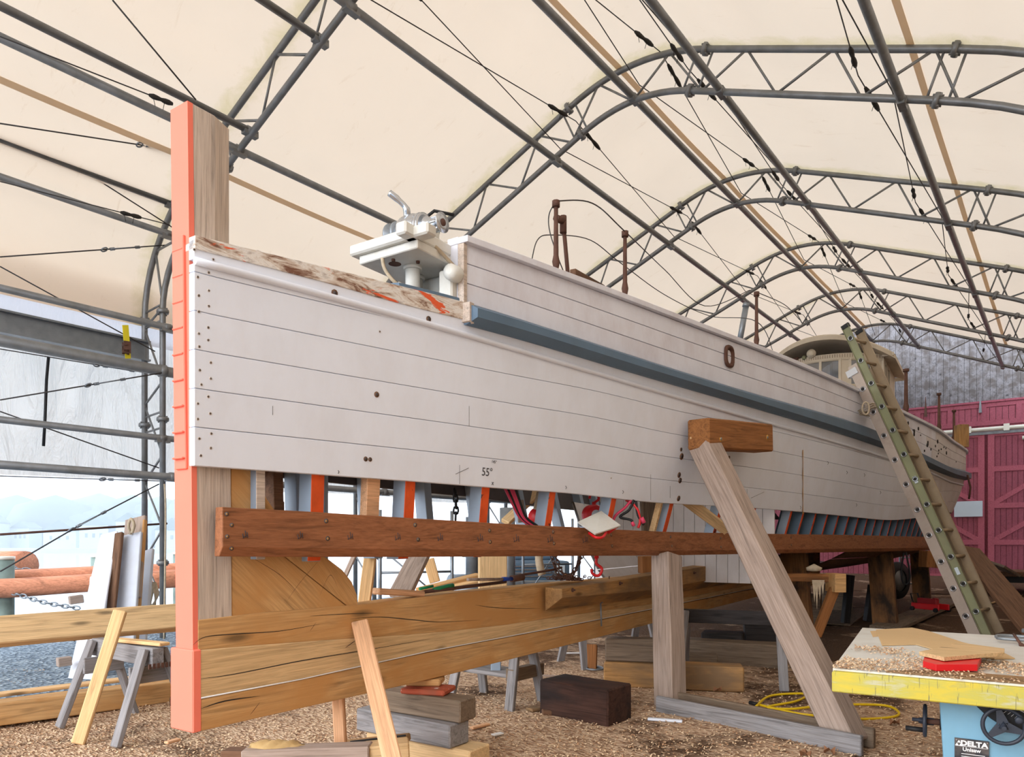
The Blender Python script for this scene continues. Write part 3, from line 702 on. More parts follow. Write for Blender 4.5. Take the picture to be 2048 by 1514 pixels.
# stem -----------------------------------------------------------------
def cpoly(pix, b): return [az(x, y, b) for x, y in pix]
XF = frame((1, 0, 0), (0, -1, 0), (0, 0, 1), (0, 0, 0))
def cprism(name, pix, b1, mat, b0=None, bevel=.004): return B().prism(cpoly(pix, b1), XF, -b1 if b0 is None else b0, b1).obj(name, mat, BW_, BOAT, bevel)
zt0, zt1 = az(375, 200, .075)[1], az(386, 1300, .075)[1]
fa = az(384, 900, .075)[0]
def stem_front():
    b = B()
    # painted face piece, slightly raked, with the notched cutwater in front
    pts = [(375, 201, .075), (378, 470, .075), (383, 930, .075), (386, 1302, .075)]
    rr = []
    for x, y, h in pts:
        a, z = az(x, y, h); rr.append([P_(a, h, z), P_(a, -h, z), P_(a+.03, -h, z), P_(a+.03, h, z), P_(a, h, z)])
    b.grid(rr, smooth=False); b.add(rr[0][:4], [(0, 1, 2, 3)]); b.obj('stem_face', 'orange', BW_, BOAT)
    pts = [(364, 470), (366, 700), (370, 938)]
    rr = []
    for x, y in pts:
        a, z = az(x+6, y, .045); rr.append([P_(a-.012, .045, z), P_(a-.012, -.05, z), P_(a+.12, -.05, z), P_(a+.12, .045, z), P_(a-.012, .045, z)])
    b = B().grid(rr, smooth=False); b.add(rr[0][:4], [(0, 1, 2, 3)]); b.add(rr[-1][:4], [(3, 2, 1, 0)])
    for k in range(9):
        y = 500+k*52; a, z = az(372, y, .03); b.box(a-.03, a-.008, -.04, .05, z-.006, z+.004)
    b.obj('cutwater', 'orange', BW_, BOAT, .004)
stem_front()
a, z0 = az(395, 1464, .10); a, z1 = az(393, 1300, .10)
B().box(a-.02, a+.03, -.10, .10, z0-.002, z1).obj('forefoot_face', 'orange', BW_, BOAT, .006)
# stem head timber above the deck (octagonal-edged)
ah, zh = az(376, 201, .075); ae = az(430, 300, .075)[0]; zl_ = 3.05
b = B(); poly = [(fa+.015, .075), (ae, .075), (ae+.12, .03), (ae+.12, -.03), (ae, -.075), (fa+.015, -.075)]
zt_ = zh
vs = [P_(x+(-.015 if i == 0 else 0)*k, y, z) for k, z in ((0, zl_), (1, zt_)) for i, (x, y) in enumerate(poly)]
b.add(vs, [(0, 1, 2, 3, 4, 5), (11, 10, 9, 8, 7, 6)]+[(i, (i+1) % 6, (i+1) % 6+6, i+6) for i in range(6)])
T = frame((0, 0, 1), (0, 1, 0), (-1, 0, 0), (0, 0, 0))
b.v = [tuple(T.inverted() @ V(p)) for p in b.v]; b.obj('stem_head', 'stemw', BW_, BOAT @ T, .006)
# lower stem timber and deadwood (planes at b = .10), grain handled per piece
def piece(name, pix, b1, mat, ang=0, b0=None, bevel=.003):
    R = Matrix.Rotation(-ang, 4, 'Y'); poly = cpoly(pix, b1); b = B().prism(poly, XF, (-b1 if b0 is None else b0), b1)
    b.v = [tuple(R.inverted() @ V(p)) for p in b.v]; return b.obj(name, mat, BW_, BOAT @ R, bevel)
piece('stem_timber', [(391, 929), (462, 933), (464, 1240), (394, 1252)], .074, 'stemw', pi/2)
piece('deadwood_knee', [(463, 936), (508, 938), (522, 972), (534, 998), (552, 1024), (463, 1018)], .070, 'oak', -.75)
piece('deadwood_knee', [(464, 1100), (552, 1100), (695, 1214), (590, 1226), (464, 1236)], .070, 'oak', -.72)
piece('deadwood_knee', [(554, 1100), (625, 1100), (655, 1117), (685, 1140), (704, 1164), (714, 1190), (716, 1214), (697, 1213)], .069, 'oak', -.85)
# keel timbers: strips between traced lines
def ktimber(name, T0_, T1_, b1, mat, step=.0, x1=2000):
    l = sorted(az(x, y, b1) for x, y in T0_); h = sorted(az(x, y, b1) for x, y in T1_)
    a0, a1 = max(l[0][0], h[0][0]), min(l[-1][0], h[-1][0]); a0 = min(l[0][0], h[0][0]); b = B(); rr = []
    for i in range(41):
        a = a0+(a1-a0)*i/40; zl2, zh2 = lerp(l, a), lerp(h, a); rr.append([P_(a, b1, zl2), P_(a, b1, zh2), P_(a, -b1, zh2), P_(a, -b1, zl2), P_(a, b1, zl2)])
    b.grid(rr, smooth=False); b.add(rr[0][:4], [(0, 1, 2, 3)]); b.add(rr[-1][:4], [(3, 2, 1, 0)]); return b.obj(name, mat, BW_, BOAT, .004)
lA = [(396, 1299), (574, 1284), (860, 1265), (1000, 1250), (1160, 1226), (1308, 1206), (1500, 1168), (1640, 1148)]
tA = [(396, 1240), (467, 1230), (590, 1219), (709, 1211), (873, 1190), (1087, 1168), (1308, 1150), (1500, 1132), (1640, 1122)]
lB = [(402, 1396), (600, 1359), (860, 1302), (1160, 1246), (1308, 1217), (1500, 1178), (1640, 1156)]
lC = [(403, 1462), (600, 1417), (860, 1359), (1160, 1284), (1308, 1246), (1513, 1194), (1640, 1168)]
dn = lambda L_, k=0: [(x, y+k) for x, y in L_]
ktimber('keel_timber', dn(lA, 2), tA, .078, 'oak'); ktimber('keel_timber', dn(lB, 0), dn(lA, 2), .098, 'oakl'); ktimber('keel_timber', dn(lC), dn(lB, 2), .098, 'oak')
# seam of white sealant along the keel
l = sorted(az(x, y, .099) for x, y in lB); B().tube([P_(a, .099, z) for a, z in l], .004, 5).obj('sealant_bead', 'paperw', BW_, BOAT)
# drying cracks in the timbers
def crack(pts, b1, w=.003, mat='black'):
    q = [P_(a, b1+.0008, z) for a, z in (az(x, y, b1) for x, y in pts)]; q = spline(q, 5); b = B(); n = len(q); vs = []
    for i, p in enumerate(q): k = math.sin(pi*i/(n-1))*w/2+.0004; vs += [p+V((0, 0, k)), p-V((0, 0, k))]
    b.add(vs, [(2*i, 2*i+1, 2*i+3, 2*i+2) for i in range(n-1)]); return b.obj('drying_crack', mat, BW_, BOAT, fix=False)
for pts, bb, w_ in (([(386, 1290), (410, 1274), (470, 1268), (560, 1262), (640, 1248)], .078, .004), ([(700, 1238), (760, 1234), (830, 1240), (880, 1244), (960, 1240)], .078, .005), ([(395, 1358), (470, 1348), (600, 1322), (720, 1302), (860, 1278)], .098, .005),
                    ([(620, 1232), (690, 1228), (760, 1226)], .078, .003), ([(950, 1210), (1000, 1216), (1080, 1217)], .078, .004), ([(400, 1418), (450, 1402), (520, 1392)], .098, .006), ([(455, 1120), (458, 1160), (462, 1225)], .0745, .005),
                    ([(500, 1113), (560, 1150), (600, 1190)], .070, .002), ([(675, 1175), (660, 1150), (640, 1190)], .070, .002), ([(620, 1262), (632, 1245)], .078, .003), ([(690, 1296), (712, 1280)], .098, .004), ([(500, 1430), (520, 1404)], .098, .003), ([(640, 1118), (600, 1165), (575, 1200)], .070, .0015)):
    crack(pts, bb, w_)
def kplank():
    b = B(); rr = []; bo = .30; bi = .125
    T_ = sorted(az(x, y, bo) for x, y in [(1124, 1178), (1305, 1150), (1500, 1118), (1640, 1105)]); L_ = sorted(az(x, y, bo) for x, y in [(1124, 1196), (1305, 1180), (1500, 1146), (1640, 1132)])
    a0 = T_[0][0]; bot = sorted(az(x, y, bi) for x, y in [(1092, 1222), (1308, 1194), (1500, 1160), (1640, 1140)])
    for i in range(30):
        a = a0+(T_[-1][0]-a0)*i/29; rr.append([P_(a, bi, lerp(bot, a)), P_(a, bo, lerp(L_, a)), P_(a, bo, lerp(T_, a)), P_(a, bi, lerp(T_, a)+.01), P_(a, bi, lerp(bot, a))])
    b.grid(rr, smooth=False); b.add(rr[0][:4], [(0, 1, 2, 3)]); b.obj('keel_cheek_timber', 'tan', BW_, BOAT, .004)
    for x in (1145, 1240, 1388, 1444, 1484):
        a, z = az(x, 1180-(x-1145)*.142, bo+.003); B().lathe([(0, 0), (.02, 0), (.02, .008), (.009, .008), (.009, .03), (0, .03)], frame((0, -1, 0), (1, 0, 0), (0, 0, -1), (a, -bo, z)), 8).obj('bolt', 'rust', BW_, BOAT)
kplank()
a, z = az(1203, 1206, .15)
B().tube([P_(a, .14, z), P_(a+.0, .15, z-.24)], .009, 8).lathe([(0, 0), (.024, 0), (.024, .012), (0, .012)], frame((0, 0, 1), (1, 0, 0), (0, 1, 0), (a, -.14, z)), 6).obj('hanging_bolt', 'galv', BW_, BOAT)

# ribband (mahogany plank) ---------------------------------------------
rt = [(445, 1014), (600, 1022), (820, 1036), (1000, 1047), (1160, 1055), (1340, 1064), (1500, 1067), (1700, 1070), (1820, 1073), (1868, 1074)]
rbm = [(445, 1113), (600, 1114), (820, 1114), (1000, 1113), (1160, 1112), (1340, 1111), (1500, 1108), (1700, 1104), (1820, 1102), (1868, 1100)]
def bilge_hit(x, y):      # intersect with plan curve at z=1.65
    d = ray(x, y); lo, hi = 3, 22; Y = 3.2
    def g(Y): p = BI @ (V((0, 0, EYE))+d*Y); return -p.y-(smooth(BL, p.x)+.05)
    while Y < 22:
        if g(Y) <= 0: break
        Y += .05
    lo, hi = Y-.05, Y
    for _ in range(25):
        m = (lo+hi)/2
        if g(m) > 0: lo = m
        else: hi = m
    p = BI @ (V((0, 0, EYE))+d*lo); return p.x, p.z
RT = sorted(bilge_hit(x, y) for x, y in rt); RB = sorted(bilge_hit(x, y) for x, y in rbm)
b = B(); rr = []
for i in range(60):
    a = RT[0][0]+(RT[-1][0]-RT[0][0])*i/59; h = smooth(BL, a)+.05; zt_, zb_ = lerp(RT, a), lerp(RB, a); zm_ = zb_+(zt_-zb_)*.2
    rr.append([P_(a, h-.03, zb_), P_(a, h-.0, zm_), P_(a, h, zt_), P_(a, h-.06, zt_), P_(a, h-.07, zb_), P_(a, h-.03, zb_)])
b.grid(rr, smooth=False); b.add(rr[0][:5], [(0, 1, 2, 3, 4)]); b.add(rr[-1][:5], [(4, 3, 2, 1, 0)]); b.obj('ribband_plank', 'mahog', BW_, BOAT, .003)
def rb_pt(x, y, o=.0): a, z = bilge_hit(x, y); return P_(a, smooth(BL, a)+.05+o, z)
def disc(name, p, r, mat, nrm=(0, -1, 0), th=.004, n=14, ring=None):
    x = V(nrm).normalized(); y = x.cross(V((0, 0, 1))).normalized(); T = frame(x, y, x.cross(y), p); b = B().lathe([(0, -th), (r, -th), (r, th), (0, th)], T, n)
    mats = [mat]
    if ring: b.lathe([(0, th), (r*.55, th), (r*.55, th*1.3), (0, th*1.3)], T, n, 1); mats.append(ring)
    return b.obj(name, mats, BW_, BOAT)
NH = V((-.19, -.98, 0))
for x, y in ((453, 1028), (463, 1050), (454, 1073), (463, 1097), (652, 1042), (655, 1077), (830, 1050), (836, 1079), (979, 1061), (980, 1084), (1106, 1064), (1108, 1087), (1222, 1070), (1224, 1092), (1341, 1074), (1344, 1092), (1441, 1076), (1442, 1094), (1582, 1075), (1583, 1090)):
    disc('fastening', rb_pt(x, y, .001), .014 if x > 600 else .011, 'dull', NH, .002, 12, ring='tan')
for x in (490, 600, 700, 795, 880, 960, 1032, 1100, 1170):   # pencilled tally marks
    y = 1072+(x-490)*.014; b = B()
    for dx, dy, l in ((-5, 0, 9), (0, -4, 14), (4, -2, 11)):
        p, q = rb_pt(x+dx, y+dy-l/2, .002), rb_pt(x+dx+1.5, y+dy+l/2, .002); b.tube([p, q], .0022, 4)
    p, q = rb_pt(x-5, y+4, .002), rb_pt(x+5, y-2, .002); b.tube([p, q], .0015, 4); b.obj('pencil_mark', 'pencil', BW_, BOAT)

# frames (ribs) ---------------------------------------------------------
def rib(a, w, side, mats, d=.10, z0=1.48, z1=3.2, o=-.045):
    rr = []
    for i in range(9):
        z = z0+(z1-z0)*i/8; h = max(.12, (hb(a, z) if z > 1.65 else smooth(BL, a)-(1.65-z)*.25)+o); h2 = max(.03, h-d)
        rr.append([P_(a-w/2, side*h, z), P_(a+w/2, side*h, z), P_(a+w/2, side*h2, z), P_(a-w/2, side*h2, z), P_(a-w/2, side*h, z)])
    b = B(); n0 = 0
    for k in range(4):
        b.grid([[r[k], r[k+1]] for r in rr], mi=0 if k == 0 else 1, smooth=False)
    b.add(rr[0][:4], [(0, 1, 2, 3)], 1); return b.obj('frame_rib', mats, BW_, BOAT, .003)
ribx = [(656, 22), (838, 21), (985, 20), (1113, 19), (1231, 18), (1344, 17), (1443, 14), (1510, 13), (1584, 12)]
ra = [bilge_hit(x, 1050)[0] for x, _ in ribx]
for a in ra: rib(a, .10, 1, ('redlead', 'blueg'), .11)
for a in ra: rib(a+.05, .085, -1, ('dull', 'blueg'), .11)
a = ra[-1]
while a < 19: a += .42; rib(a, .09, 1, ('redlead', 'blue'), .30, o=-.06); rib(a, .09, -1, ('dull', 'blue'), .12)
a = bilge_hit(542, 1000)[0]; rib(a, .06, 1, ('stemw', 'blueg'), .1, 1.5); rib(a+.25, .07, -1, ('brown', 'brown'), .1)
rib(bilge_hit(766, 1000)[0], .115, 1, ('rib_new', 'rib_new'), .06, 1.5, 2.3); rib(bilge_hit(720, 1000)[0], .03, -1, ('brown', 'blueg'), .2)
rib(bilge_hit(1325, 1030)[0], .05, 1, ('oakl', 'oakl'), .06, 1.6, 2.3)
# inside: bulkhead, inner planks and lower hull planking aft
b = B()
a = 7.3
for i in range(17):
    t = -1.2+i*.15; b.box(a, a+.03, t+.003, t+.147, 1.05, 3.2)
b.obj('cabin_bulkhead', 'whitea', BW_, BOAT)
def lowplank(name, side, a0, a1, mat, rows_=4, top=1.5):
    for k in range(rows_):
        rr = []
        for i in range(25):
            a = a0+(a1-a0)*i/24; k0, k1 = k/rows_, (k+1)/rows_-.01; f = lambda q: P_(a, side*(.14+(smooth(BL, a)-.14)*q**.8), .98+(top-.98)*q**1.5+.0*a)
            rr.append([f(k0), f(k1), f(k1)+V((0, side*.035, .0)), f(k0)+V((0, side*.035, 0)), f(k0)])
        B().grid(rr, smooth=False).obj(name, mat, BW_, BOAT)
lowplank('bottom_plank', -1, 5.6, 19.5, 'whitea', 5, 2.1); lowplank('bottom_plank', 1, 10.2, 19.5, 'brown', 4, 1.5)
for (x0, y0, Y0, x1, y1, Y1, w_, h_, mt) in ((742, 1105, 5.2, 728, 1212, 5.05, .085, .06, 'fresh'), (842, 1105, 6.3, 800, 1190, 5.6, .17, .06, 'fir'), (708, 1112, 6.2, 680, 1175, 6, .04, .03, 'fir'), (985, 1100, 7.3, 985, 1190, 7.3, .28, .2, 'oakl'), (1075, 985, 8.0, 1010, 1045, 7.6, .1, .05, 'oakl'), (1372, 1000, 7.9, 1455, 1062, 8.3, .12, .05, 'oakl'), (1300, 1000, 8.4, 1306, 1110, 8.4, .22, .1, 'grey2'), (505, 960, 4.6, 507, 1018, 4.6, .04, .05, 'stemw'), (560, 1002, 4.9, 560, 1030, 4.9, .05, .05, 'brown'), (586, 1008, 5.0, 587, 1026, 5.0, .05, .04, 'fir'), (857, 1118, 6.6, 870, 1165, 6.6, .1, .05, 'fresh'), (1040, 1000, 6.6, 1043, 1045, 6.6, .06, .05, 'fir'), (742, 1016, 4.78, 742, 1028, 4.78, .1, .06, 'fresh'), (1295, 1112, 9, 1296, 1146, 9, .2, .2, 'firb')):
    beam('inner_strut', at(x0, y0, Y0), at(x1, y1, Y1), w_, h_, mt, BW_, side=(1, .1, 0))

# plugs, holes, stains and pencil marks on the white planking
def hp(x, y, o=.0):
    a, z = hull_hit(x, y); return P_(a, hb(a, z)+o, z)
def hn(x, y):
    a, z = hull_hit(x, y); e = .05; u = P_(a+e, hb(a+e, z), z)-P_(a-e, hb(a-e, z), z); v = P_(a, hb(a, z+e), z+e)-P_(a, hb(a, z-e), z-e); n = u.cross(v).normalized(); return n if n.y < 0 else -n
for x, y in ((388, 499), (426, 519), (417, 545), (395, 554), (417, 581), (397, 591), (417, 612), (397, 623), (416, 655), (397, 667), (416, 680), (398, 693), (421, 725), (399, 740), (421, 757), (402, 769), (416, 793), (395, 807), (420, 827), (395, 838), (422, 867), (398, 877), (421, 896), (401, 911), (759, 663), (1222, 956)):
    disc('wood_plug', hp(x, y, .001), .0075, 'stemw', hn(x, y), .0015, 10, ring='dull')
for x, y, r in ((753, 789, .019), (731, 918, .016), (740, 919, .014), (669, 586, .022), (857, 638, .02), (1362, 899, .02), (1363, 913, .035), (1358, 950, .03), (1360, 961, .03), (1357, 997, .03), (1458, 915, .02), (1461, 884, .035)):
    disc('bung_hole', hp(x, y, .001), r, 'brown', hn(x, y), .002, 9, ring='dull')
b = B(); q = []
for y in range(900, 1030, 8): q.append(hp(1606, y, .0015))
vs = []; 
for i, p in enumerate(q): w_ = .026+.010*math.sin(i*1.3)+(.02 if i > 11 else 0)*0; vs += [p+V((-w_, 0, 0)), p+V((w_, 0, 0))]
b.add(vs, [(2*i, 2*i+1, 2*i+3, 2*i+2) for i in range(len(q)-1)])
M['ruststain'] = paint('rust_streak', c8(206, 150, 62), .25, .8, sc=6)
b.obj('rust_streak', 'ruststain', BW_, BOAT, fix=False)
def hull_text(s, x, y, size, mat='pencil', rot=0):
    p = hp(x, y, .002); n = hn(x, y); xx = V((1, 0, 0)); xx = (xx-n*xx.dot(n)).normalized(); T = BOAT @ frame(xx, n.cross(xx), n, p) @ Matrix.Rotation(rot, 4, 'Z'); text(s, size, mat, T, BW_, 'pencil_writing', ext=.0005)
hull_text('55°', 974, 945, .085); hull_text('145°', 988, 924, .03); hull_text('x', 985, 966, .05)
for x, y, r in ((925, 942, .4), (1516, 990, .3)):
    p, q = hp(x-14, y+6, .0015), hp(x+12, y-6, .0015); B().tube([p, q], .0015, 4).tube([p+V((.02, 0, .02)), q+V((.02, 0, .01))], .002, 4).obj('pencil_mark', 'pencil', BW_, BOAT)
for x, y0, y1 in ((938, 812, 852), (919, 930, 968), (1301, 949, 1000), (1340, 972, 996), (1494, 978, 1008), (545, 812, 830)):
    B().tube([hp(x, y, .001) for y in (y0, (y0+y1)/2, y1)], .0012, 4).obj('pencil_line', 'pencil', BW_, BOAT)
for x, y in ((676, 944), (1131, 975), (1245, 984), (1655, 926), (1693, 945), (1728, 950), (1712, 1010), (1760, 985), (1600, 1015)):
    B().tube([hp(x, y-3, .001), hp(x+2, y, .001), hp(x, y+3, .001)], .003, 4).obj('pencil_mark', 'pencil', BW_, BOAT)
# flaked paint along the after bulwark
rng = random.Random(11)
for k in range(34):
    x = rng.uniform(1806, 1915); y0 = lerp([(1806, 838), (1860, 865), (1915, 912)], x); y1 = lerp([(1806, 885), (1915, 945)], x); y = rng.uniform(y0, y1); r = rng.uniform(.012, .04)
    disc('bare_patch', hp(x, y, -.006), r, 'blk', hn(x, y), .006, 7)
# porthole-like hawse fitting
p = hp(1458, 713); n = hn(1458, 713); xx = (V((1, 0, 0))-n*n.x).normalized(); T = frame(n, xx, n.cross(xx), p+n*(-.005))
b = B(); n1 = 20
def oval(rx, rz, x): return [T @ V((x, rx*math.copysign(abs(math.cos(q))**.7, math.cos(q)), rz*math.copysign(abs(math.sin(q))**.7, math.sin(q)))) for q in [2*pi*k/n1 for k in range(n1)]]
R = [oval(.10, .12, .0), oval(.10, .12, .02), oval(.075, .09, .03), oval(.065, .075, .0), oval(.05, .06, -.06)]
b.grid([r+[r[0]] for r in R]); b.add(R[-1], [tuple(range(n1))]); b.obj('hawse_pipe', 'rust', BW_, BOAT)
# shoring cleat bolted on the hull
p0, p1 = hull_hit(1373, 850), hull_hit(1502, 858); h0 = hb(*p0); h1 = hb(*p1)
T0_, T1_ = P_(p0[0]-.12, h0+.16, (az(1373, 851, h0+.25)[1])), P_(p1[0]-.1, h1+.16, az(1502, 857, h1+.25)[1])
beam('shoring_cleat', T0_, T1_, .24, .30, 'firb', BW_, side=(0, 1, 0), bevel=.015, W=BOAT)
for k, dz in ((.15, .05), (.15, -.05), (.88, 0)):
    q = T0_.lerp(T1_, k)+V((0, -.121, dz)); d_ = (T1_-T0_).normalized(); disc('bolt_pocket', q, .03, 'ruststain', V((d_.y, -d_.x, 0)), .003, 12, ring='galv')

# pilothouse ------------------------------------------------------------
def pilothouse():
    A0 = 17.7; hw = 1.3; zb_, zr = 3.4, 6.66
    def plan(s, o=0):       # plan outline, s in -1..1 across the rounded front
        return (A0-(.75+o)*(1-abs(s)**2.2), s*(hw+o))
    ph = []
    zr_s = zr-.44
    # rounded front wall of vertical boards with window openings
    fr = [plan(s) for s in [-1+k/12*2 for k in range(13)]]
    b = B(); wz0, wz1 = zr-1.2, zr-.62
    wins = (1, 2, 4, 5, 7, 8, 10, 11)
    for i in range(12):
        (x0, y0), (x1, y1) = fr[i], fr[i+1]; win = i in (1, 2, 4, 5, 6, 7, 9, 10)
        for z0, z1 in (((zb_, wz0), (wz1, zr_s)) if win else ((zb_, zr_s),)):
            b.add([P_(x0, y0, z0), P_(x1, y1, z0), P_(x1, y1, z1), P_(x0, y0, z1), P_(x0+.04, y0, z0), P_(x1+.04, y1, z0), P_(x1+.04, y1, z1), P_(x0+.04, y0, z1)], [(0, 1, 2, 3), (7, 6, 5, 4), (0, 4, 5, 1), (3, 2, 6, 7), (0, 3, 7, 4), (1, 5, 6, 2)])
    for s in (1, -1):
        y = s*hw
        segs = ((A0, A0+.2, zb_, zr_s), (A0+.2, A0+.62, wz1, zr_s), (A0+.2, A0+.62, zb_, wz0-.15), (A0+.62, A0+.8, zb_, zr_s), (A0+.8, A0+1.3, wz1, zr_s), (A0+.8, A0+1.3, zb_, wz0), (A0+1.3, A0+2.6, zb_, zr_s))
        for x0, x1, z0, z1 in segs: b.box(x0, x1, -y-.02, -y+.02, z0, z1)
    b.box(A0+2.55, A0+2.6, -hw, hw, zb_, zr_s)
    ho = b.obj('pilothouse_walls', 'beige', BW_, BOAT)
    b = B()
    for i in (0, 1, 3, 4, 6, 8, 9, 11, 12):
        x0, y0 = fr[i]; b.box(x0-.018, x0+.0, -y0-.03, -y0+.03, wz0-.06, wz1+.06)
    rr = [[P_(fr[i][0]-.022, fr[i][1], z) for i in range(13)] for z in (wz1+.02, wz1+.07)]; b.grid(rr, smooth=False)
    rr = [[P_(fr[i][0]-.022, fr[i][1], z) for i in range(13)] for z in (wz0-.07, wz0-.02)]; b.grid(rr, smooth=False)
    for s in (1, -1):
        for x in (A0+.2, A0+.62, A0+.8, A0+1.3): b.box(x-.02, x+.02, -s*hw-.035, -s*hw+.035, wz0-.15, wz1+.05)
    b.obj('window_trim', 'beige', BW_, BOAT)
    for lo, hi in ((1, 3), (4, 6), (6, 8), (9, 11)):
        rr = [[P_(fr[i][0]+.02, fr[i][1], z) for i in range(lo, hi+1)] for z in (wz0, wz1)]; B().grid(rr, smooth=False).obj('window_pane', 'glass', BW_, BOAT, fix=False)
    # dark sheet added behind the windows, painting the shade inside
    B().box(A0+2.4, A0+2.42, -hw, hw, zb_, zr_s).obj('pilothouse_shade_sheet', 'dull', BW_, BOAT)
    # board grooves
    b = B()
    for k in range(49):
        s = -1+k/24; x0, y0 = plan(s); b.box(x0-.002, x0+.002, -y0-.004, -y0+.004, wz1+.08, zr_s-.02)
    b.obj('board_grooves', 'brown', BW_, BOAT)
    # crowned roof with thick overhanging edge
    no = 25; ed = [plan(-1+2*k/(no-1), .28) for k in range(no)]; ed = [(A0+2.9, -hw-.28)]+ed+[(A0+2.9, hw+.28)]
    crown = lambda y: zr-.14-.30*(abs(y)/hw)**2
    rr = []
    for k, (dz, sh) in enumerate(((0, 1), (.10, 1.0), (.14, .97), (.16, .5), (.17, .02))):
        rr.append([P_(A0+1.3+(x-A0-1.3)*sh, y*sh, crown(y*sh)+dz) for x, y in ed])
    b = B().grid(rr, smooth=False); lo = [P_(x, y, crown(y)) for x, y in ed]; cc = P_(A0+1.3, 0, crown(0)); b.add(lo+[cc], [(i+1, i, len(lo)) for i in range(len(lo)-1)])
    b.add([lo[0], lo[-1], rr[1][-1], rr[1][0]], [(0, 1, 2, 3)]); b.obj('pilothouse_roof', 'beige', BW_, BOAT)
    b = B()
    for k in range(8): x = A0-.1+k*.38; b.box(x, x+.05, -hw-.26, -hw, zr-.52, zr-.44)
    b.obj('rafter_tails', 'beige', BW_, BOAT)
    B().lathe([(0, 0), (.3, 0), (.28, .12), (.15, .2), (0, .22)], frame((0, 0, 1), (1, 0, 0), (0, 1, 0), (A0+.9, .45, zr-.03)), 18).obj('roof_dome', 'beige', BW_, BOAT)
    x0, y0 = plan(-.02); 
    for s_, mt in ((-.16, 'beige'),): 
        x0, y0 = plan(s_); B().lathe([(0, 0), (.11, 0), (.11, .05), (.08, .06), (.08, .09), (.03, .1), (0, .1)], frame((-1, 0, 0), (0, 1, 0), (0, 0, -1), (x0, -y0, wz1+.24)), 14).obj('horn', mt, BW_, BOAT)
    x0, y0 = plan(-.5); B().box(x0-.05, x0, -y0-.12, -y0+.12, wz1+.16, wz1+.22).lathe([(0, 0), (.05, 0), (.03, .08), (0, .1)], frame((-1, 0, 0), (0, 1, 0), (0, 0, -1), (x0, -y0-.08, wz1+.2)), 10).obj('deck_lamp', 'rust', BW_, BOAT)
    x0, y0 = plan(-.3); B().lathe([(0, 0), (.045, .0), (.06, .01), (.0, .02)], frame((-1, 0, 0), (0, 1, 0), (0, 0, -1), (x0, -y0, wz1+.18)), 8).obj('ornament', 'green', BW_, BOAT)
    # low after cabin
    b = B().box(A0+2.6, A0+3.6, -1.3, 1.3, 3.4, 5.0).box(A0+2.55, A0+3.75, -1.6, 1.6, 5.0, 5.08); b.obj('aft_cabin', 'beige', BW_, BOAT)
pilothouse()
# side door light and sidelight board
# stanchions, stays, exhaust
def stanchion(x, ytop, ybot, a_off=0, r=.022, inn=.08):
    a, z = hull_hit(x, ybot); a += 0; b_ = hb(a, z)-inn
    a2, zt_ = az(x, ytop, b_); zb_ = ZT(a2); H = zt_-zb_
    B().tube([P_(a2, b_, zb_), P_(a2, b_, zb_+H*.5), P_(a2, b_, zb_+H*.55), P_(a2, b_, zb_+H*.6), P_(a2, b_, zt_-.03)], [r, r, r*1.5, r, r*.8], 8).tube([P_(a2, b_, zt_-.05), P_(a2, b_, zt_)], r*1.5, 8).obj('stanchion', 'rust', BW_, BOAT); return P_(a2, b_, zt_)
s1 = stanchion(1112, 402, 540); s2 = stanchion(1250, 463, 590); s3 = stanchion(1513, 584, 690); s4 = stanchion(1812, 738, 822, r=.035); s5 = stanchion(1878, 786, 858, r=.03); s6 = stanchion(1908, 820, 880, r=.03)
q = s1+V((.12, .0, -.12)); B().tube([s1+V((0, 0, -.14)), q], .03, 8).tube([q+V((0, 0, .04)), q+V((0, 0, -.1))], .03, 8).tube([q, q+V((.12, 0, -.62))], .018, 8).obj('stanchion_brace', 'rust', BW_, BOAT)
W_ = lambda p: BOAT @ p
def wire(pts, r=.006, nm='stay_wire'): pipe(nm, spline(pts, 8), r, 'wire', BW_, 5)
wire([W_(s1), W_(s1.lerp(s2, .5))+V((0, 0, .12)), W_(s2), at(1330, 540, 9.5), at(1410, 612, 10.5), at(1500, 580, 11.2)], .006)
wire([at(1062, 530, 6.2), at(1075, 480, 6.3), at(1105, 470, 6.5), at(1180, 480, 7.2), at(1240, 525, 7.8), at(1330, 590, 8.8), at(1420, 632, 9.8), W_(s3)+V((0, 0, -.35)), at(1545, 700, 11)], .005)
wire([W_(s1), at(1098, 430, 6.3), at(1100, 465, 6.3), at(1118, 520, 6.3), at(1128, 545, 6.4)], .005)
wire([W_(s3), at(1570, 610, 11.5), at(1600, 640, 12)], .006)
B().tube([BI @ at(1478, 690, 11), BI @ at(1492, 612, 11)], .045, 10).tube([BI @ at(1491, 614, 11), BI @ at(1493, 607, 11)], .052, 10).obj('exhaust_pipe', 'galv', BW_, BOAT)
beam('rail_lumber', at(1146, 548, 6.6), at(1205, 580, 7.4), .06, .09, 'brown', BW_)
beam('quarter_post', at(1923, 850, 16.4), at(1923, 895, 16.4), .22, .2, 'tan', BW_, side=(1, 0, 0))
# chocks on hull aft: mooring line coil by the ladder
tag(pipe('chain_tail', [at(1935, 950, 15.6), at(1941, 975, 15.6), at(1938, 998, 15.6)], .02, 'rust', BW_), 'short rusty chain tail')
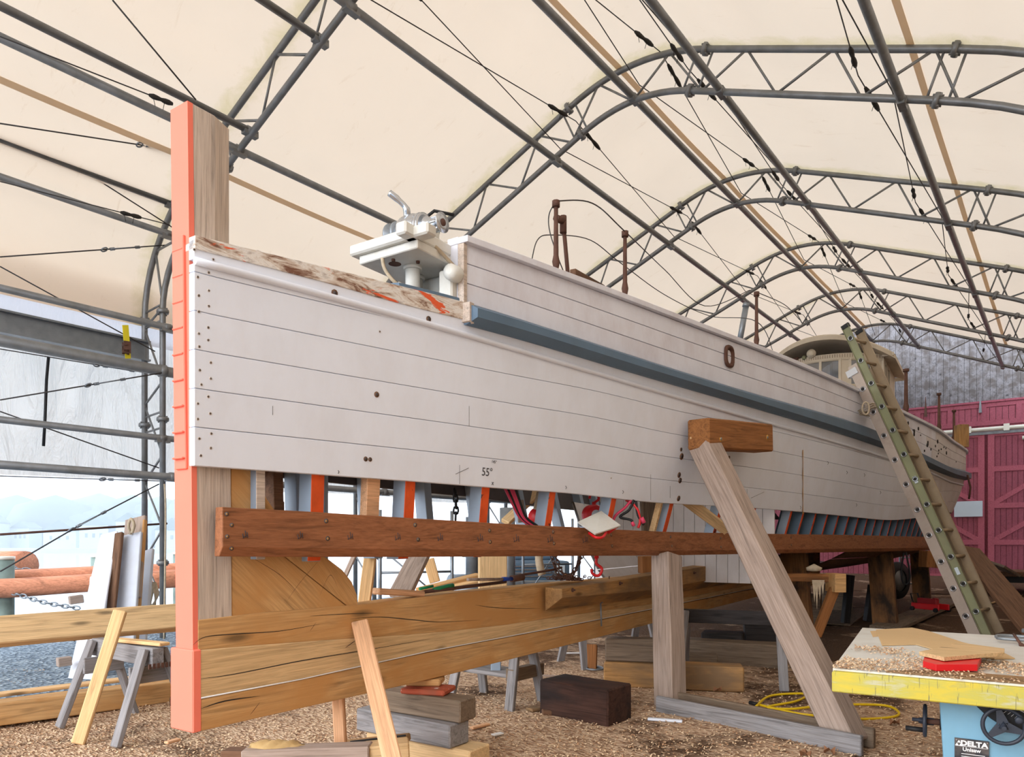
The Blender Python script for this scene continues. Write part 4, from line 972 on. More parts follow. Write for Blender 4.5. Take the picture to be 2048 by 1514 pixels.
# windlass on the foredeck (boat coords: a aft, b to port) --------------
def windlass():
    wa, _ = az(826, 455, 0); z0 = az(826, 463, 0)[1]; X = V((0, -1, 0))   # local X = port
    e = bpy.data.objects.new('deck_winch', None); put(e, BOAT @ Matrix.Translation(P_(wa, 0, z0)), BW_); W = BOAT
    T = frame((0, -1, 0), (1, 0, 0), (0, 0, -1), (wa, 0, z0)) @ Matrix.Diagonal((.82, 1, 1, 1))
    B().lathe([(0, -.13), (.07, -.13), (.10, -.11), (.115, -.06), (.12, 0), (.115, .05), (.10, .085), (.095, .10), (0, .10)], T, 28).obj('gear_housing', 'chrome', e, W)
    B().lathe([(0, .10), (.108, .10), (.108, .118), (.095, .12), (.095, .13), (.104, .132), (.104, .145), (.08, .15), (0, .15)], T, 28).obj('clutch_ring', 'chrome', e, W)
    B().lathe([(0, .15), (.088, .15), (.062, .20), (.046, .25), (.048, .30), (.07, .325), (.072, .335), (.03, .338), (0, .338)], T, 28).obj('port_drum', 'chrome', e, W)
    B().lathe([(0, .338), (.026, .338), (.026, .345), (.016, .345), (.014, .352), (0, .352)], T, 16).obj('drum_nut', 'rust', e, W)
    for q in range(6): 
        c_, s_ = math.cos(q*pi/3), math.sin(q*pi/3); p = V((wa+.05*c_, -.15, z0+.05*s_)); B().tube([p, p+V((0, -.11, 0))+V((-.003*c_, 0, -.003*s_))], .008, 5).obj('whelp', 'chrome', e, W)
    B().lathe([(0, -.26), (.085, -.26), (.1, -.25), (.1, -.235), (.06, -.215), (.06, -.19), (.1, -.17), (.1, -.15), (.07, -.13), (0, -.13)], T, 24).obj('chain_wheel', 'galv', e, W)
    q = [P_(wa-.03, -.03, z0+.09), P_(wa-.05, -.02, z0+.15), P_(wa-.09, -.05, z0+.20), P_(wa-.14, -.10, z0+.25)]; B().tube(spline(q, 4), [.026]*5+[.02]*4+[.024]*4, 10).obj('brake_lever', 'chrome', e, W)
    B().tube([P_(wa+.05, .02, z0+.08), P_(wa+.12, .1, z0+.17), P_(wa+.2, .22, z0+.14)], .012, 6).obj('release_rod', 'black', e, W)
    B().box(wa-.08, wa+.26, -.12, .1, z0-.27, z0-.06).box(wa+.05, wa+.2, -.09, .07, z0-.02, z0+.05).obj('hydraulic_motor', 'winwhite', e, W, .015, seg=2)
    # timber platform
    zp = z0-.225
    B().box(wa-.30, wa+.42, -.30, .24, zp-.06, zp).obj('platform_board', 'winwhite', e, W, .006)
    B().box(wa-.42, wa+.62, -.24-.06, -.24+.03, zp, zp+.085).obj('platform_rail', 'winwhite', e, W, .012)
    B().box(wa-.20, wa+.95, .20, .30, zp-.005, zp+.095).obj('platform_rail', 'winwhite', e, W, .012)
    B().box(wa-.34, wa-.24, -.42, .3, zp-.0, zp+.075).obj('platform_crosspiece', 'winwhite', e, W, .012)
    for a_, b_ in ((-.06, .05), (.10, -.06)): B().tube([P_(wa+a_, b_, zp-.02), P_(wa+a_, b_, 3.28)], .052, 16).tube([P_(wa+a_, b_, zp-.06), P_(wa+a_, b_, zp-.085)], .066, 16).obj('pillar', 'winwhite', e, W)
    B().box(wa+.18, wa+.42, -.1, .12, 3.28, zp-.06).obj('trunk', 'winwhite', e, W, .02, seg=2)
    B().tube([P_(wa-.17, -.02, zp-.062), P_(wa-.17, -.02, zp-.058)], .045, 16).obj('cable_hole', 'rust', e, W)
    for a_, b_ in ((-.12, .15), (-.24, .03), (.22, .17)): B().tube([P_(wa+a_, b_, zp-.075), P_(wa+a_, b_, zp-.055)], .014, 6).obj('bolt', 'rust', e, W)
    # hoses
    g = lambda *p: BI @ at(*p)
    B().tube(spline([g(764, 502, 5.05), g(768, 535, 5.0), g(785, 560, 4.98), g(800, 572, 5.0)], 6), .013, 7).tube(spline([g(830, 482, 5.0), g(850, 476, 4.95), g(866, 470, 4.95)], 5), .011, 7).obj('hose', 'rope', e, W)
    B().tube(spline([g(842, 486, 4.95), g(868, 492, 5.0), g(896, 520, 5.05), g(915, 540, 5.1)], 6), .013, 7).tube(spline([g(860, 488, 5.2), g(890, 487, 5.2), g(898, 494, 5.15), g(880, 500, 5.1), g(850, 494, 5.1)], 6), .012, 7).obj('hose', 'rope', e, W)
    B().tube(spline([g(779, 540, 5.6), g(782, 560, 5.6), g(781, 585, 5.6)], 3), .016, 6).tube(spline([g(789, 543, 5.6), g(792, 590, 5.6)], 3), .014, 6).obj('hose', 'dull', e, W)
    # samson post with rounded norman pin
    p = g(903, 560, 5.15); 
    B().box(p.x-.075, p.x+.075, p.y-.06, p.y+.06, 3.3, (g(903, 545, 5.15)).z).obj('samson_post', 'winwhite', BW_, BOAT, .012)
    c0, c1 = g(900, 543, 5.0), g(945, 566, 5.3); B().tube([c0+(c0-c1)*.05, c0, c0+(c1-c0)*.25, c0+(c1-c0)*.55, c0+(c1-c0)*.9, c1], [.02, .055, .06, .038, .03, .05], 14).obj('mooring_bitt', 'winwhite', BW_, BOAT)
windlass()

# ================================================================== THINGS ON THE FLOOR
def sawhorse(e1, e2, z, label, mat='grey', spread=.32, beamh=.15, top=None, legw=.10, boards=True, lm=None, group='sawhorses standing around the boat', extra=None):
    e1, e2 = V((*e1, 0)), V((*e2, 0)); o = thing('sawhorse', label, 'sawhorse', (e1+e2)/2, group)
    d = (e2-e1).normalized(); n = V((-d.y, d.x, 0)); up = V((0, 0, z-beamh/2))
    beam('crossbeam', e1+up-d*.08, e2+up+d*.08, .10, beamh, mat, o)
    for i, e in enumerate((e1, e2)):
        for s in (1, -1):
            foot = e+n*s*spread+d*(-.05 if i == 0 else .05); hd = e+n*s*.075+V((0, 0, z-.01)); beam('leg', foot, hd, legw, .045, (lm or mat), o, side=d)
        if boards: beam('gusset', e+n*.17+V((0, 0, z-.22))+d*(.05 if i == 0 else -.05), e-n*.17+V((0, 0, z-.22))+d*(.05 if i == 0 else -.05), .03, .14, mat, o, side=d)
    if extra: extra(o, e1, e2, d, n)
    return o
def brk(o, e1, e2, d, n):
    p = e2+d*.02+V((0, 0, .60)); b = B()
    T = frame(d, n, (0, 0, 1), e2+d*.13+V((0, 0, .60)))
    for k in range(6): b.box(-.012, .0, -.10+k*.034, -.08+k*.034, -.02, .02, 0, T)
    b.obj('nail_plate', 'rust', o)
sawhorse((-3.66, 6.46), (-2.93, 5.92), .735, 'grey sawhorse at far left carrying the long squared timber', extra=brk)
beam('squared_timber', at(-420, 1297, 5.35), at(372, 1234, 7.1), .23, .235, 'oakl', None, (.6, -.6, .25), .01)
o = bpy.data.objects['squared_timber']; tag(o, 'long pale squared timber lying across the left sawhorse', 'timber')
def T(name, p0, p1, w, h, mat, label, cat, side=None, group=None, bevel=.008, **k):
    return tag(beam(name, p0, p1, w, h, mat, None, side, bevel, **k), label, cat, group)
T('top_board', at(232, 1277, 6.2)+V((0, 0, -.01)), at(330, 1286, 5.9)+V((0, 0, -.01)), .10, .028, 'fresh', 'short fresh board lying on top of the left grey sawhorse', 'board')
T('leaning_stick', gp(156, 1488), at(241, 1221, 5.95), .10, .045, 'fresh', 'pale fresh stick leaning on the long squared timber', 'stick', side=(1, .2, 0))
T('ground_beam', V((-6.3, 4.7, .11)), V((-2.5, 8.05, .11)), .2, .2, 'oak', 'low tan beam lying on the ground behind the left sawhorse', 'beam')
T('thin_board', V((-6.2, 4.95, .225)), V((-3.5, 7.5, .235)), .14, .03, 'fresh', 'thin pale board lying on top of the low tan beam', 'board')
T('block', V((-3.3, 7.05, .05)), V((-2.9, 7.0, .05)), .12, .09, 'brown', 'small brown wood block on the ground behind the left sawhorse', 'block')
# removed hull planks leaning on the truss leg
def leaner(name, p0, p1, w, h, mat, label, side=(1, -.25, 0), **k): return T(name, p0, p1, w, h, mat, label, 'plank', side, 'old hull planks leaning on the left truss leg', **k)
leaner('old_plank', at(158, 1378, 8.2), at(219, 1066, 9.4), .33, .04, 'white', 'widest white plank leaning left of the others', taper=.72)
leaner('old_plank', at(190, 1360, 8.4), at(203, 1147, 9.2), .3, .04, 'white', 'short white plank behind the widest leaning plank')
leaner('old_plank', at(212, 1320, 8.6), at(239, 1066, 9.3), .11, .05, 'brown', 'dark brown narrow plank between the white and the blue-grey leaning planks')
leaner('old_plank', at(246, 1300, 8.8), at(265, 1068, 9.4), .31, .05, 'palep', 'blue-grey wide plank leaning against the truss leg', taper=.9)
leaner('old_plank', at(258, 1200, 9.1), at(272, 1036, 9.6), .32, .05, 'fir', 'bare brown plank end rising above the blue-grey leaning plank', taper=.92)
leaner('old_plank', at(281, 1310, 9.0), at(299, 1100, 9.9), .13, .05, 'palep', 'narrow pale blue plank leaning right of the wide blue-grey one')
leaner('old_plank', at(272, 1300, 8.9), at(290, 1040, 9.5), .03, .06, 'oak', 'thin tan batten leaning between the two blue-grey planks')
for k, (x, y) in enumerate(((152, 1201), (128, 1325))):
    T('wood_offcut', at(x-14, y, 8.9+k*-.7), at(x+14, y-4, 9.0-k*.7), .1, .1, 'fir', ('splintered wooden stub poking out beside the leaning white plank' if k == 0 else 'broken wooden stub near the foot of the leaning white plank'), 'offcut')
b = B()
for k in range(5): b.tube(spline([at(303+k*2, 1165, 9.7), at(310+k*1.5, 1190, 9.6), at(309-k*2, 1214, 9.65), at(298+k, 1200, 9.7), at(303+k*2, 1165, 9.7)], 5), .012, 5)
tag(b.obj('rope_coil', 'rope'), 'brown rope coil hanging behind the leaning blue plank', 'rope')
tag(B().tube(spline([at(262, 1068, 9.35), at(257, 1052, 9.3), at(262, 1038, 9.3), at(268, 1050, 9.3), at(264, 1066, 9.3)], 5), .02, 6).obj('rope_knot', 'rope'), 'short knotted rope on top of the blue-grey leaning plank', 'rope')
# sea wall pilings, chains and log rails
def piling(x, ytop, Y, r, label):
    p = at(x, ytop, Y); o = thing('dock_piling', label, 'piling', (p.x, p.y, -2.5), 'pilings along the sea wall'); B().tube([(p.x, p.y, -2.5), (p.x, p.y, p.z-.04)], r, 14).obj('post', 'grass', o); B().tube([(p.x, p.y, p.z-.05), (p.x, p.y, p.z)], r*1.06, 14).obj('white_cap', 'plastic', o)
piling(8, 1113, 12.2, .15, 'nearest green piling, cut by the left photo edge'); piling(196, 1110, 16, .14, 'green piling seen above the logs, left of the leaning planks'); piling(362, 1104, 14.6, .15, 'green piling right beside the orange stem')
def log(a, c, r, label): tag(B().tube([V(a).lerp(V(c), k/12)+V((0, 0, .01*math.sin(k*2.1))) for k in range(13)], [r*(1+.03*math.sin(k*1.7)) for k in range(13)], 14).obj('log_rail', 'spar'), label, 'log', 'long logs laid along the sea wall')
log(at(-500, 1178, 11.4), at(640, 1128, 14.2), .14, 'upper of the two long brown logs by the water'); log(at(-500, 1205, 11.0), at(640, 1140, 13.7), .16, 'lower of the two long brown logs by the water')
tag(B().lathe([(0, 0), (.28, 0), (.28, .9), (0, .9)], frame((-.95, .3, 0), (.3, .95, 0), (0, 0, 1), at(52, 1131, 14)), 16).obj('log_end', 'spar'), 'thick cut log end behind the nearest green piling', 'log')
def chain(pts, r, name, label, mat='rust', link=.07, parent=None):
    q = spline(pts, 10); L = [0]
    for a, c in zip(q, q[1:]): L.append(L[-1]+(c-a).length)
    b = B(); s = 0; k = 0; i = 0
    while s < L[-1]:
        while L[i+1] < s: i += 1
        p = q[i].lerp(q[i+1], (s-L[i])/(L[i+1]-L[i])); d = (q[i+1]-q[i]).normalized(); sd = d.cross(V((0, .3, 1))).normalized(); sd = sd if k % 2 else d.cross(sd)
        b.tube([p+d*link*.62*math.cos(t*pi/4)+sd*link*.34*math.sin(t*pi/4) for t in range(8)], r, 5, closed=True); s += link*.85; k += 1
    o = b.obj(name, mat, parent)
    if label: tag(o, label, 'chain')
    return o
chain([at(25, 1137, 12.6), at(110, 1146, 13), at(200, 1144, 14)], .012, 'harbour_chain', 'galvanised chain hung level behind the logs', 'galv', .12)
chain([at(28, 1186, 12), at(90, 1205, 12), at(160, 1217, 12.1)], .012, 'harbour_chain', 'galvanised chain sagging below the logs', 'galv', .1)
# far shore
rng = random.Random(5)
for k in range(9):
    x = -40+k*76+rng.uniform(-8, 8); Y = 260+rng.uniform(-15, 30); p = at(x, 1103, Y); w_, h_, d_ = rng.uniform(7, 13), rng.uniform(5, 9), 8; p.z = 0
    o = thing('shore_house', 'pale hazy gabled house on the far shore, %s' % ['low with a wide roof', 'small, near the waterline'][k % 2], 'house', p, 'houses on the far shore')
    B().box(-w_/2, w_/2, 0, d_, -2, h_, 0, Matrix.Translation(p)).obj('walls', 'far1', o)
    B().prism([(-w_/2-.4, h_), (0, h_+w_*.35), (w_/2+.4, h_)], Matrix.Translation(p), -.4, d_+.4).obj('roof', 'far2', o)
    b = B()
    for q in range(3): b.box(-w_*.3+q*w_*.25, -w_*.3+q*w_*.25+.9, -.1, 0, h_*.4, h_*.4+1.5, 0, Matrix.Translation(p))
    b.obj('windows', 'far2', o)
b = B()
for k in range(60):
    x = -120+k*11; Y = 330+rng.uniform(-20, 60); p = at(x, 1100, Y); r_ = rng.uniform(9, 20); z_ = rng.uniform(2, 11)
    n_ = 8; b.lathe([(0, -r_*.8), (r_*.7, -r_*.5), (r_, 0), (r_*.75, r_*.5), (.1, r_*.75)], Matrix.Translation((p.x, p.y, z_)) @ frame((0, 0, 1), (1, 0, 0), (0, 1, 0), (0, 0, 0)), n_)
tag(b.obj('shore_trees', 'far2'), 'hazy mass of trees along the far shore', 'trees', kind='stuff')
p = at(200, 1120, 230); tag(B().box(-140, 120, 0, 6, -3, -.6, 0, Matrix.Translation((p.x, p.y, 0))).obj('far_pier', 'far1'), 'long pale pier at the foot of the far shore houses', 'pier')

# props under and against the keel
T('prop_stick', V((-.50, 3.72, 0)), at(719, 1244, 4.66), .105, .05, 'rib_new', 'pale stick leaning in front of the keel, foot near bottom edge', 'prop', side=(1, .1, 0))
q = B_ = BOAT @ P_(1.03, 0, 0)
T('keel_prop', V((q.x-.0, q.y, 0)), V((q.x-.03, q.y, .6)), .075, .06, 'rib_new', 'short upright prop under the keel left of the block stack', 'prop', side=(1, 0, 0))
def btimber(name, a, b0, b1, z, h, w, mat, label, cat='timber', g='blocking timbers under the keel', rot=0, **k):
    c = P_(a, (b0+b1)/2, z+h/2); R = Matrix.Rotation(rot, 3, 'Z'); d = R @ V((0, -(b1-b0)/2, 0)); return tag(beam(name, c-d, c+d, w, h, mat, None, R @ V((1, 0, 0)), .01, W=BOAT, **k), label, cat, g)
btimber('base_timber', 1.78, -.42, .55, .0, .175, .24, 'oakl', 'pale timber at the very bottom of the block stack'); btimber('blocking_timber', 1.74, -.50, .41, .177, .165, .22, 'grey', 'blue-grey block under the keel, middle of the stack', rot=-.02)
btimber('blocking_timber', 1.78, -.40, .44, .344, .155, .2, 'grey2', 'darker weathered block with a notched end, top of the stack', rot=.03)
btimber('red_edged_pad', 1.80, -.1, .24, .501, .04, .24, 'padmat', 'thin board with red painted edge on top of the block stack', rot=.3)
btimber('pad_board', 1.86, -.14, .12, .543, .05, .2, 'oak', 'tan wedge board topmost on the block stack against the keel', rot=.5)
# lumber in the foreground
T('foreground_beam', at(490, 1508, 4.42), at(742, 1500, 4.42), .14, .075, 'fir', 'grey-topped beam lying at the bottom edge under the keel', 'beam')
T('foreground_board', at(450, 1505, 4.75), at(520, 1506, 4.72), .12, .05, 'brown', 'short brown board end lying at the bottom left of the keel', 'board')
T('slab_board', at(672, 1503, 4.75)+V((0, 0, .02)), at(812, 1482, 4.7)+V((0, 0, .0)), .26, .05, 'tan', 'wide tan slab board behind the leaning stick', 'board', side=(.3, 1, 0))
T('stub_board', at(730, 1503, 4.45), at(818, 1494, 4.5), .16, .09, 'oakl', 'thick pale stub board beside the block stack', 'board')
T('marking_bar', at(700, 1490, 4.6)+V((0, 0, .02)), at(812, 1477, 4.62)+V((0, 0, .02)), .012, .012, 'black', 'thin dark bar lying across the slab board', 'bar')
b = B(); p = at(556, 1494, 4.45)
rr = []
for i in range(13):
    x = -.17+i*.028; r_ = .055*math.sin(pi*min(1, (i+1.2)/13.5))**.5; rr.append([V((x+.01*math.sin(k*3), r_*1.35*math.cos(k*pi/7)+.01*math.sin(i+k*2), r_*.75*math.sin(k*pi/7)+.008*math.sin(i*1.9+k))) for k in range(15)])
b.grid(rr); tag(b.obj('burlap_sack', 'sack', None, Matrix.Translation(p)), 'crumpled burlap sack lying on the grey-topped beam', 'sack')
# sawhorses and timbers under the hull
def shelf(o, e1, e2, d, n):
    beam('shelf', e1+V((0, 0, .3))+n*.05, e2+V((0, 0, .3))+n*.05, .34, .04, 'grey', o); beam('stretcher', e2-n*.2+V((0, 0, .33)), e2+n*.3+V((0, 0, .33)), .1, .12, 'grey2', o, side=d); beam('post', (e1+e2)/2+V((0, 0, .3)), (e1+e2)/2+V((0, 0, .6)), .06, .1, 'blueg', o)
sawhorse((-.42, 7.42), (.10, 7.02), .80, 'grey sawhorse with a shelf standing under the middle of the keel', extra=shelf, spread=.27)
sawhorse((.82, 9.3), (1.75, 9.7), .82, 'pale-legged sawhorse behind the charred block', spread=.34, lm='grey')
sawhorse((2.0, 8.35), (2.95, 8.0), .82, 'black-topped sawhorse behind the upright support post', mat='blk', lm='grey', spread=.28, boards=False)
T('blue_stub', V((.98, 9.0, 0)), V((1.0, 9.1, .3)), .14, .1, 'firb', 'orange-brown wedge block behind the charred block', 'block')
def tbox(name, p0, p1, w, h, z, mat, label, cat='block', **k): return T(name, V((*p0, z+h/2)), V((*p1, z+h/2)), w, h, mat, label, cat, bevel=.015, **k)
tbox('charred_block', (.38, 6.86), (.95, 6.38), .40, .33, -.01, 'char', 'massive dark charred timber block on the shavings')
tbox('tan_timber', (1.04, 8.15), (2.5, 7.85), .28, .27, -.01, 'tan', 'long tan timber lying behind the upright post')
tbox('grey_timber', (1.06, 8.2), (1.80, 8.05), .24, .255, .262, 'grey2', 'grey timber stacked on the long tan timber')
tbox('dark_block', (2.6, 9.9), (3.1, 9.7), .3, .38, 0, 'blk', 'black block deep under the hull, behind the black-topped sawhorse', group='dark blocks deep under the hull')
tbox('dark_block', (2.1, 9.1), (2.55, 9.0), .25, .2, 0, 'grey2', 'low grey-brown block under the black-topped sawhorse', group='dark blocks deep under the hull')
tbox('dark_block', (3.2, 10.0), (3.6, 9.9), .3, .6, 0, 'blk', 'tallest black block deep under the hull', group='dark blocks deep under the hull')
tbox('keel_crib', (5.2, 13.9), (5.8, 13.6), .3, .60, 0, 'grey2', 'dark cribbing block carrying the keel farther aft', group='keel cribbing')
tbox('keel_crib', (7.2, 16.9), (7.8, 16.6), .3, .60, 0, 'grey2', 'dark cribbing block carrying the keel near the stern', group='keel cribbing')
tbox('keel_crib', (2.0, 9.9), (3.4, 9.2), .35, .3, 0, 'grey2', 'low cribbing block on the ground under the keel', group='keel cribbing')
# timber sills with upright post and diagonal brace
d = V((.65, -.76, 0)); n = V((.76, .65, 0))
T('sill_board', V((1.36, 6.80, .075)), V((2.60, 5.38, .08)), .05, .155, 'grey', 'front grey sill board along the foot of the diagonal brace', 'board', group='twin sill boards of the brace', side=n)
T('sill_board', V((1.36, 6.80, .075))+n*.28+d*-.1, V((2.60, 5.38, .08))+n*.28-d*.03, .05, .155, 'grey2', 'rear grey sill board along the foot of the diagonal brace', 'board', group='twin sill boards of the brace', side=n)
T('upright_post', V((1.53, 7.0, .0)), at(1333, 1111, 7.45), .235, .225, 'fir', 'thick upright post holding up the long red-brown plank', 'post', side=n, bevel=.012)
T('diagonal_brace', V((2.62, 5.62, .03)), at(1406, 884, 7.28), .25, .23, 'fir', 'heavy diagonal brace leaning up to the block on the hull', 'brace', side=n, bevel=.012)
T('brace_wedge', at(1378, 877, 7.25), at(1436, 880, 7.25), .1, .03, 'oakl', 'thin wedge between the diagonal brace and the hull block', 'wedge')
# farther posts
def fpost(x0, y0, Y0, x1, y1, Y1, w_, label, mat='dkpost', h_=None): return T('support_post', at(x0, y0, Y0), at(x1, y1, Y1), w_, h_ or w_*.8, mat, label, 'post', side=(.8, -.55, 0), group='posts under the bilge farther aft')
p = gp(1604, 1305); fpost(1604, 1305, p.y, 1588, 1108, p.y+.5, .34, 'brown post right behind the diagonal brace')
p = gp(1772, 1259); fpost(1772, 1259, p.y, 1760, 1106, p.y+.4, .40, 'broad black-stained post in the middle of the dark underside')
p = gp(1846, 1218); fpost(1846, 1218, p.y, 1838, 1104, p.y, .36, 'post behind the red jack', h_=.3)
T('post_block', at(1862, 1102, 14), at(1860, 1135, 14), .3, .3, 'firb', 'orange-brown block hanging left of the ladder under the plank', 'block', side=(1, 0, 0))
o = thing('shelf_bracket', 'wooden bracket shelf with diagonal strut on the brown post', 'bracket', at(1640, 1155, 9.6))
beam('arm', at(1570, 1154, 9.9), at(1680, 1156, 9.5), .3, .10, 'firb', o); beam('arm_end', at(1660, 1165, 9.4), at(1682, 1165, 9.4), .3, .24, 'oak', o); beam('strut', at(1632, 1272, 9.3), at(1672, 1170, 9.4), .12, .08, 'firb', o, side=(1, 0, 0))
b = B(); 
for k, (dx, l) in enumerate(((0, 46), (5, 60), (11, 40), (17, 30))): b.add([at(1624+dx, 1160, 9.3), at(1632+dx, 1160, 9.3), at(1629+dx, 1160+l, 9.25), at(1624+dx, 1160, 9.34)], [(0, 1, 2), (0, 2, 3)])
b.lathe([(0, 0), (.09, .01), (.1, .05), (0, .1)], frame((0, 0, 1), (1, 0, 0), (0, 1, 0), at(1628, 1143, 9.4)), 12); tag(b.obj('torn_rag', 'rope'), 'torn pale rag hanging from the bracket shelf', 'rag')
T('ground_plank', at(1770, 1256, F*1.5/(1256-HY)), at(1905, 1200, F*1.5/(1200-HY)), .5, .07, 'grey2', 'wide plank ramp lying behind the worktable, under the red jack', 'plank', side=(1, -.4, 0))
T('ground_sheet', gp(1650, 1250)+V((0, 0, .02)), gp(1700, 1218)+V((0, 0, .02)), .9, .02, 'grey2', 'flat dusty sheet on the dark ground under the hull', 'sheet', side=(1, 0, 0))
tbox('far_block', (9.3, 12.8), (10.0, 12.6), .4, .15, 0, 'brown', 'flat brown block on the ground left of the ladder foot')
T('leaning_wide_board', V((6.3, 8.0, .0)), at(1930, 1095, 11), .42, .06, 'brown', 'wide dark board leaning behind the right side of the ladder', 'board', side=(1, .3, 0))
def jack():
    p = at(1858, 1222, F*1.38/(1222-HY)*1.0); Tj = Matrix.Translation(p) @ Matrix.Rotation(.35, 4, 'Z') @ Matrix.Scale(.95, 4); o = thing('floor_jack', 'small red floor jack standing on the plank ramp', 'jack', Mw=Tj)
    B().box(-.16, -.12, -.35, .3, .04, .16).box(.12, .16, -.35, .3, .04, .16).box(-.12, .12, .1, .3, .04, .14).obj('frame', 'red', o, Tj, .01)
    B().box(-.05, .05, -.2, .25, .12, .26).lathe([(0, 0), (.06, 0), (.06, .02), (0, .02)], frame((0, 0, 1), (1, 0, 0), (0, 1, 0), (0, -.15, .26)), 12).obj('lift_arm', 'dred', o, Tj, .01)
    B().tube([(-.1, .28, .12), (-.1, .36, .34), (.1, .36, .34), (.1, .28, .12)], .015, 6).obj('handle', 'black', o, Tj)
    for x in (-.18, .18):
        for y in (-.3, .25): B().tube([(x-.02, y, .045), (x+.02, y, .045)], .045, 12).obj('wheel', 'black', o, Tj)
jack()

# ladder ------------------------------------------------------------------
def ladder():
    ca, cz = hull_hit(1722, 786); hy = (BOAT @ P_(ca, hb(ca, cz)+.16, cz)).y; F0, F1 = at(1948, 1268, hy/1.12), at(1712, 748, hy); d = (F1-F0).normalized(); wd = V((.78, .62, 0)); wd = (wd-d*wd.dot(d)).normalized(); nn = wd.cross(d).normalized()
    if nn.y > 0: nn = -nn
    foot = F0-d*(F0.z/d.z); top_f = F0+(F1-F0)*1.19; top_f = foot+d*((top_f-foot).dot(d)); LF = (top_f-foot).length; LBs = (F1-foot).length+.15; Wd = .50
    o = thing('extension_ladder', 'two-section aluminium extension ladder leaning on the hull beside the pilothouse', 'ladder', foot)
    def rail(off_w, off_n, s0, s1, w_, mat, name='side_rail'):
        a, c = foot+wd*off_w+nn*off_n+d*s0, foot+wd*off_w+nn*off_n+d*s1
        T_ = frame(d, nn, d.cross(nn), a); L = (c-a).length; fl = .028 if off_w == 0 else -.028
        sd = d.cross(nn); sg = 1 if sd.dot(wd) > 0 else -1
        b = B().box(0, L, -w_/2, w_/2, -.003, .003).box(0, L, -w_/2, -w_/2+.004, min(0, fl*sg), max(0, fl*sg)).box(0, L, w_/2-.004, w_/2, min(0, fl*sg), max(0, fl*sg))
        b.obj(name, mat, o, T_); return a, c
    g = .135
    rail(0, 0, 0, LBs, g, 'alu'); rail(Wd, 0, 0, LBs, g, 'tan_rail'); rail(0.028, .13, .35, LF, .105, 'green'); rail(Wd-.028, .13, .35, LF, .125, 'tan_rail')
    k = 0; s = .28
    while s < LF-.1:
        if s < LBs-.1:
            a, c = foot+d*s, foot+d*s+wd*Wd; B().tube([a, c], .024, 8).obj('rung', 'tan_rail', o)
            q = a-wd*.004; B().tube([q+(d*math.cos(t*pi/6)+nn*math.sin(t*pi/6))*.036 for t in range(12)], .007, 5, closed=True).obj('rung_end', 'chrome', o)
            B().tube([q-wd*.002, q+wd*.002], .024, 10).obj('rung_hole', 'black', o)
        if s > .5:
            a, c = foot+d*(s+.02)+nn*.13+wd*.02, foot+d*(s+.02)+nn*.13+wd*(Wd-.02); B().tube([a, c], .023, 8).obj('rung', 'tan_rail', o)
            q = a-wd*.006; B().tube([q+(d*math.cos(t*pi/6)+nn*math.sin(t*pi/6))*.034 for t in range(12)], .006, 5, closed=True).obj('rung_end', 'chrome', o)
            B().tube([q-wd*.002, q+wd*.002], .023, 10).obj('rung_hole', 'black', o)
        s += .385
    for ow in (0.028, Wd-.028): 
        a = foot+wd*ow+nn*.13+d*(LF-.01); B().box(-.03, .03, -.058, .058, -.02, .03).obj('end_cap', 'black', o, frame(d, nn, d.cross(nn), a))
    a = foot+d*(LBs-.1); B().box(-.05, .05, -.1, .06, -.02, .05).obj('guide_bracket', 'chrome', o, frame(d, nn, d.cross(nn), a-nn*.02))
    a = foot+d*2.1-nn*.07+wd*.32; B().box(-.1, .1, -.03, .03, -.01, .01).tube([(-.1, -.03, 0), (-.25, .0, 0), (-.25, .06, 0), (-.1, .03, 0)], .008, 6).obj('rung_lock', 'galv', o, frame(d, nn, d.cross(nn), a))
    for sk, off_ in ((2.6, 0), (1.25, 0)):
        a = foot+d*sk+wd*.022+nn*.13; B().box(-.05, .05, -.022, .022, -.009, -.006).obj('sticker', 'sign', o, frame(d, nn, wd, a))
    # lashing rope round the rails
    a = foot+d*(LBs-.75)
    b = B()
    for k in range(3):
        b.tube([a+d*.03*k-wd*.08+nn*.06, a+d*.03*k-wd*.08-nn*.15, a+d*(.03*k+.02)+wd*.5-nn*.16, a+d*(.03*k+.02)+wd*.5+nn*.06], .011, 6, closed=True)
    b.tube([a-wd*.2+V((.05*math.cos(t*pi/6), 0, .09*math.sin(t*pi/6))) for t in range(12)], .013, 6, closed=True); tag(b.obj('lashing_rope', 'rope'), 'tan rope lashing the ladder to the hull rail', 'rope')
    c = foot+d*.4+wd*.2-nn*.12; pts = [foot+d*2.0-nn*.1+wd*.3, foot+d*1.5-nn*.13+wd*.25, foot+d*.9-nn*.13+wd*.22, foot+d*.45-nn*.15+wd*.25, foot+d*.38-nn*.15+wd*.38]
    tag(pipe('dangling_cable', spline(pts, 6), .009, 'black'), 'black cord dangling down through the ladder', 'cord')
ladder()
# sea mist between the harbour and the far shore
mm = N('sea_mist'); vs_ = mm.n('VolumeScatter', i_Density=.0016, i_0=(.95, .97, 1, 1)); mm.l(vs_.outputs[0], mm.out.inputs['Volume']); M['mist'] = mm.m
o = B().box(-380, 420, 45, 420, -2.1, 60).obj('sea_mist', 'mist'); tag(o, 'pale mist lying over the harbour in front of the far shore', 'mist', kind='stuff')

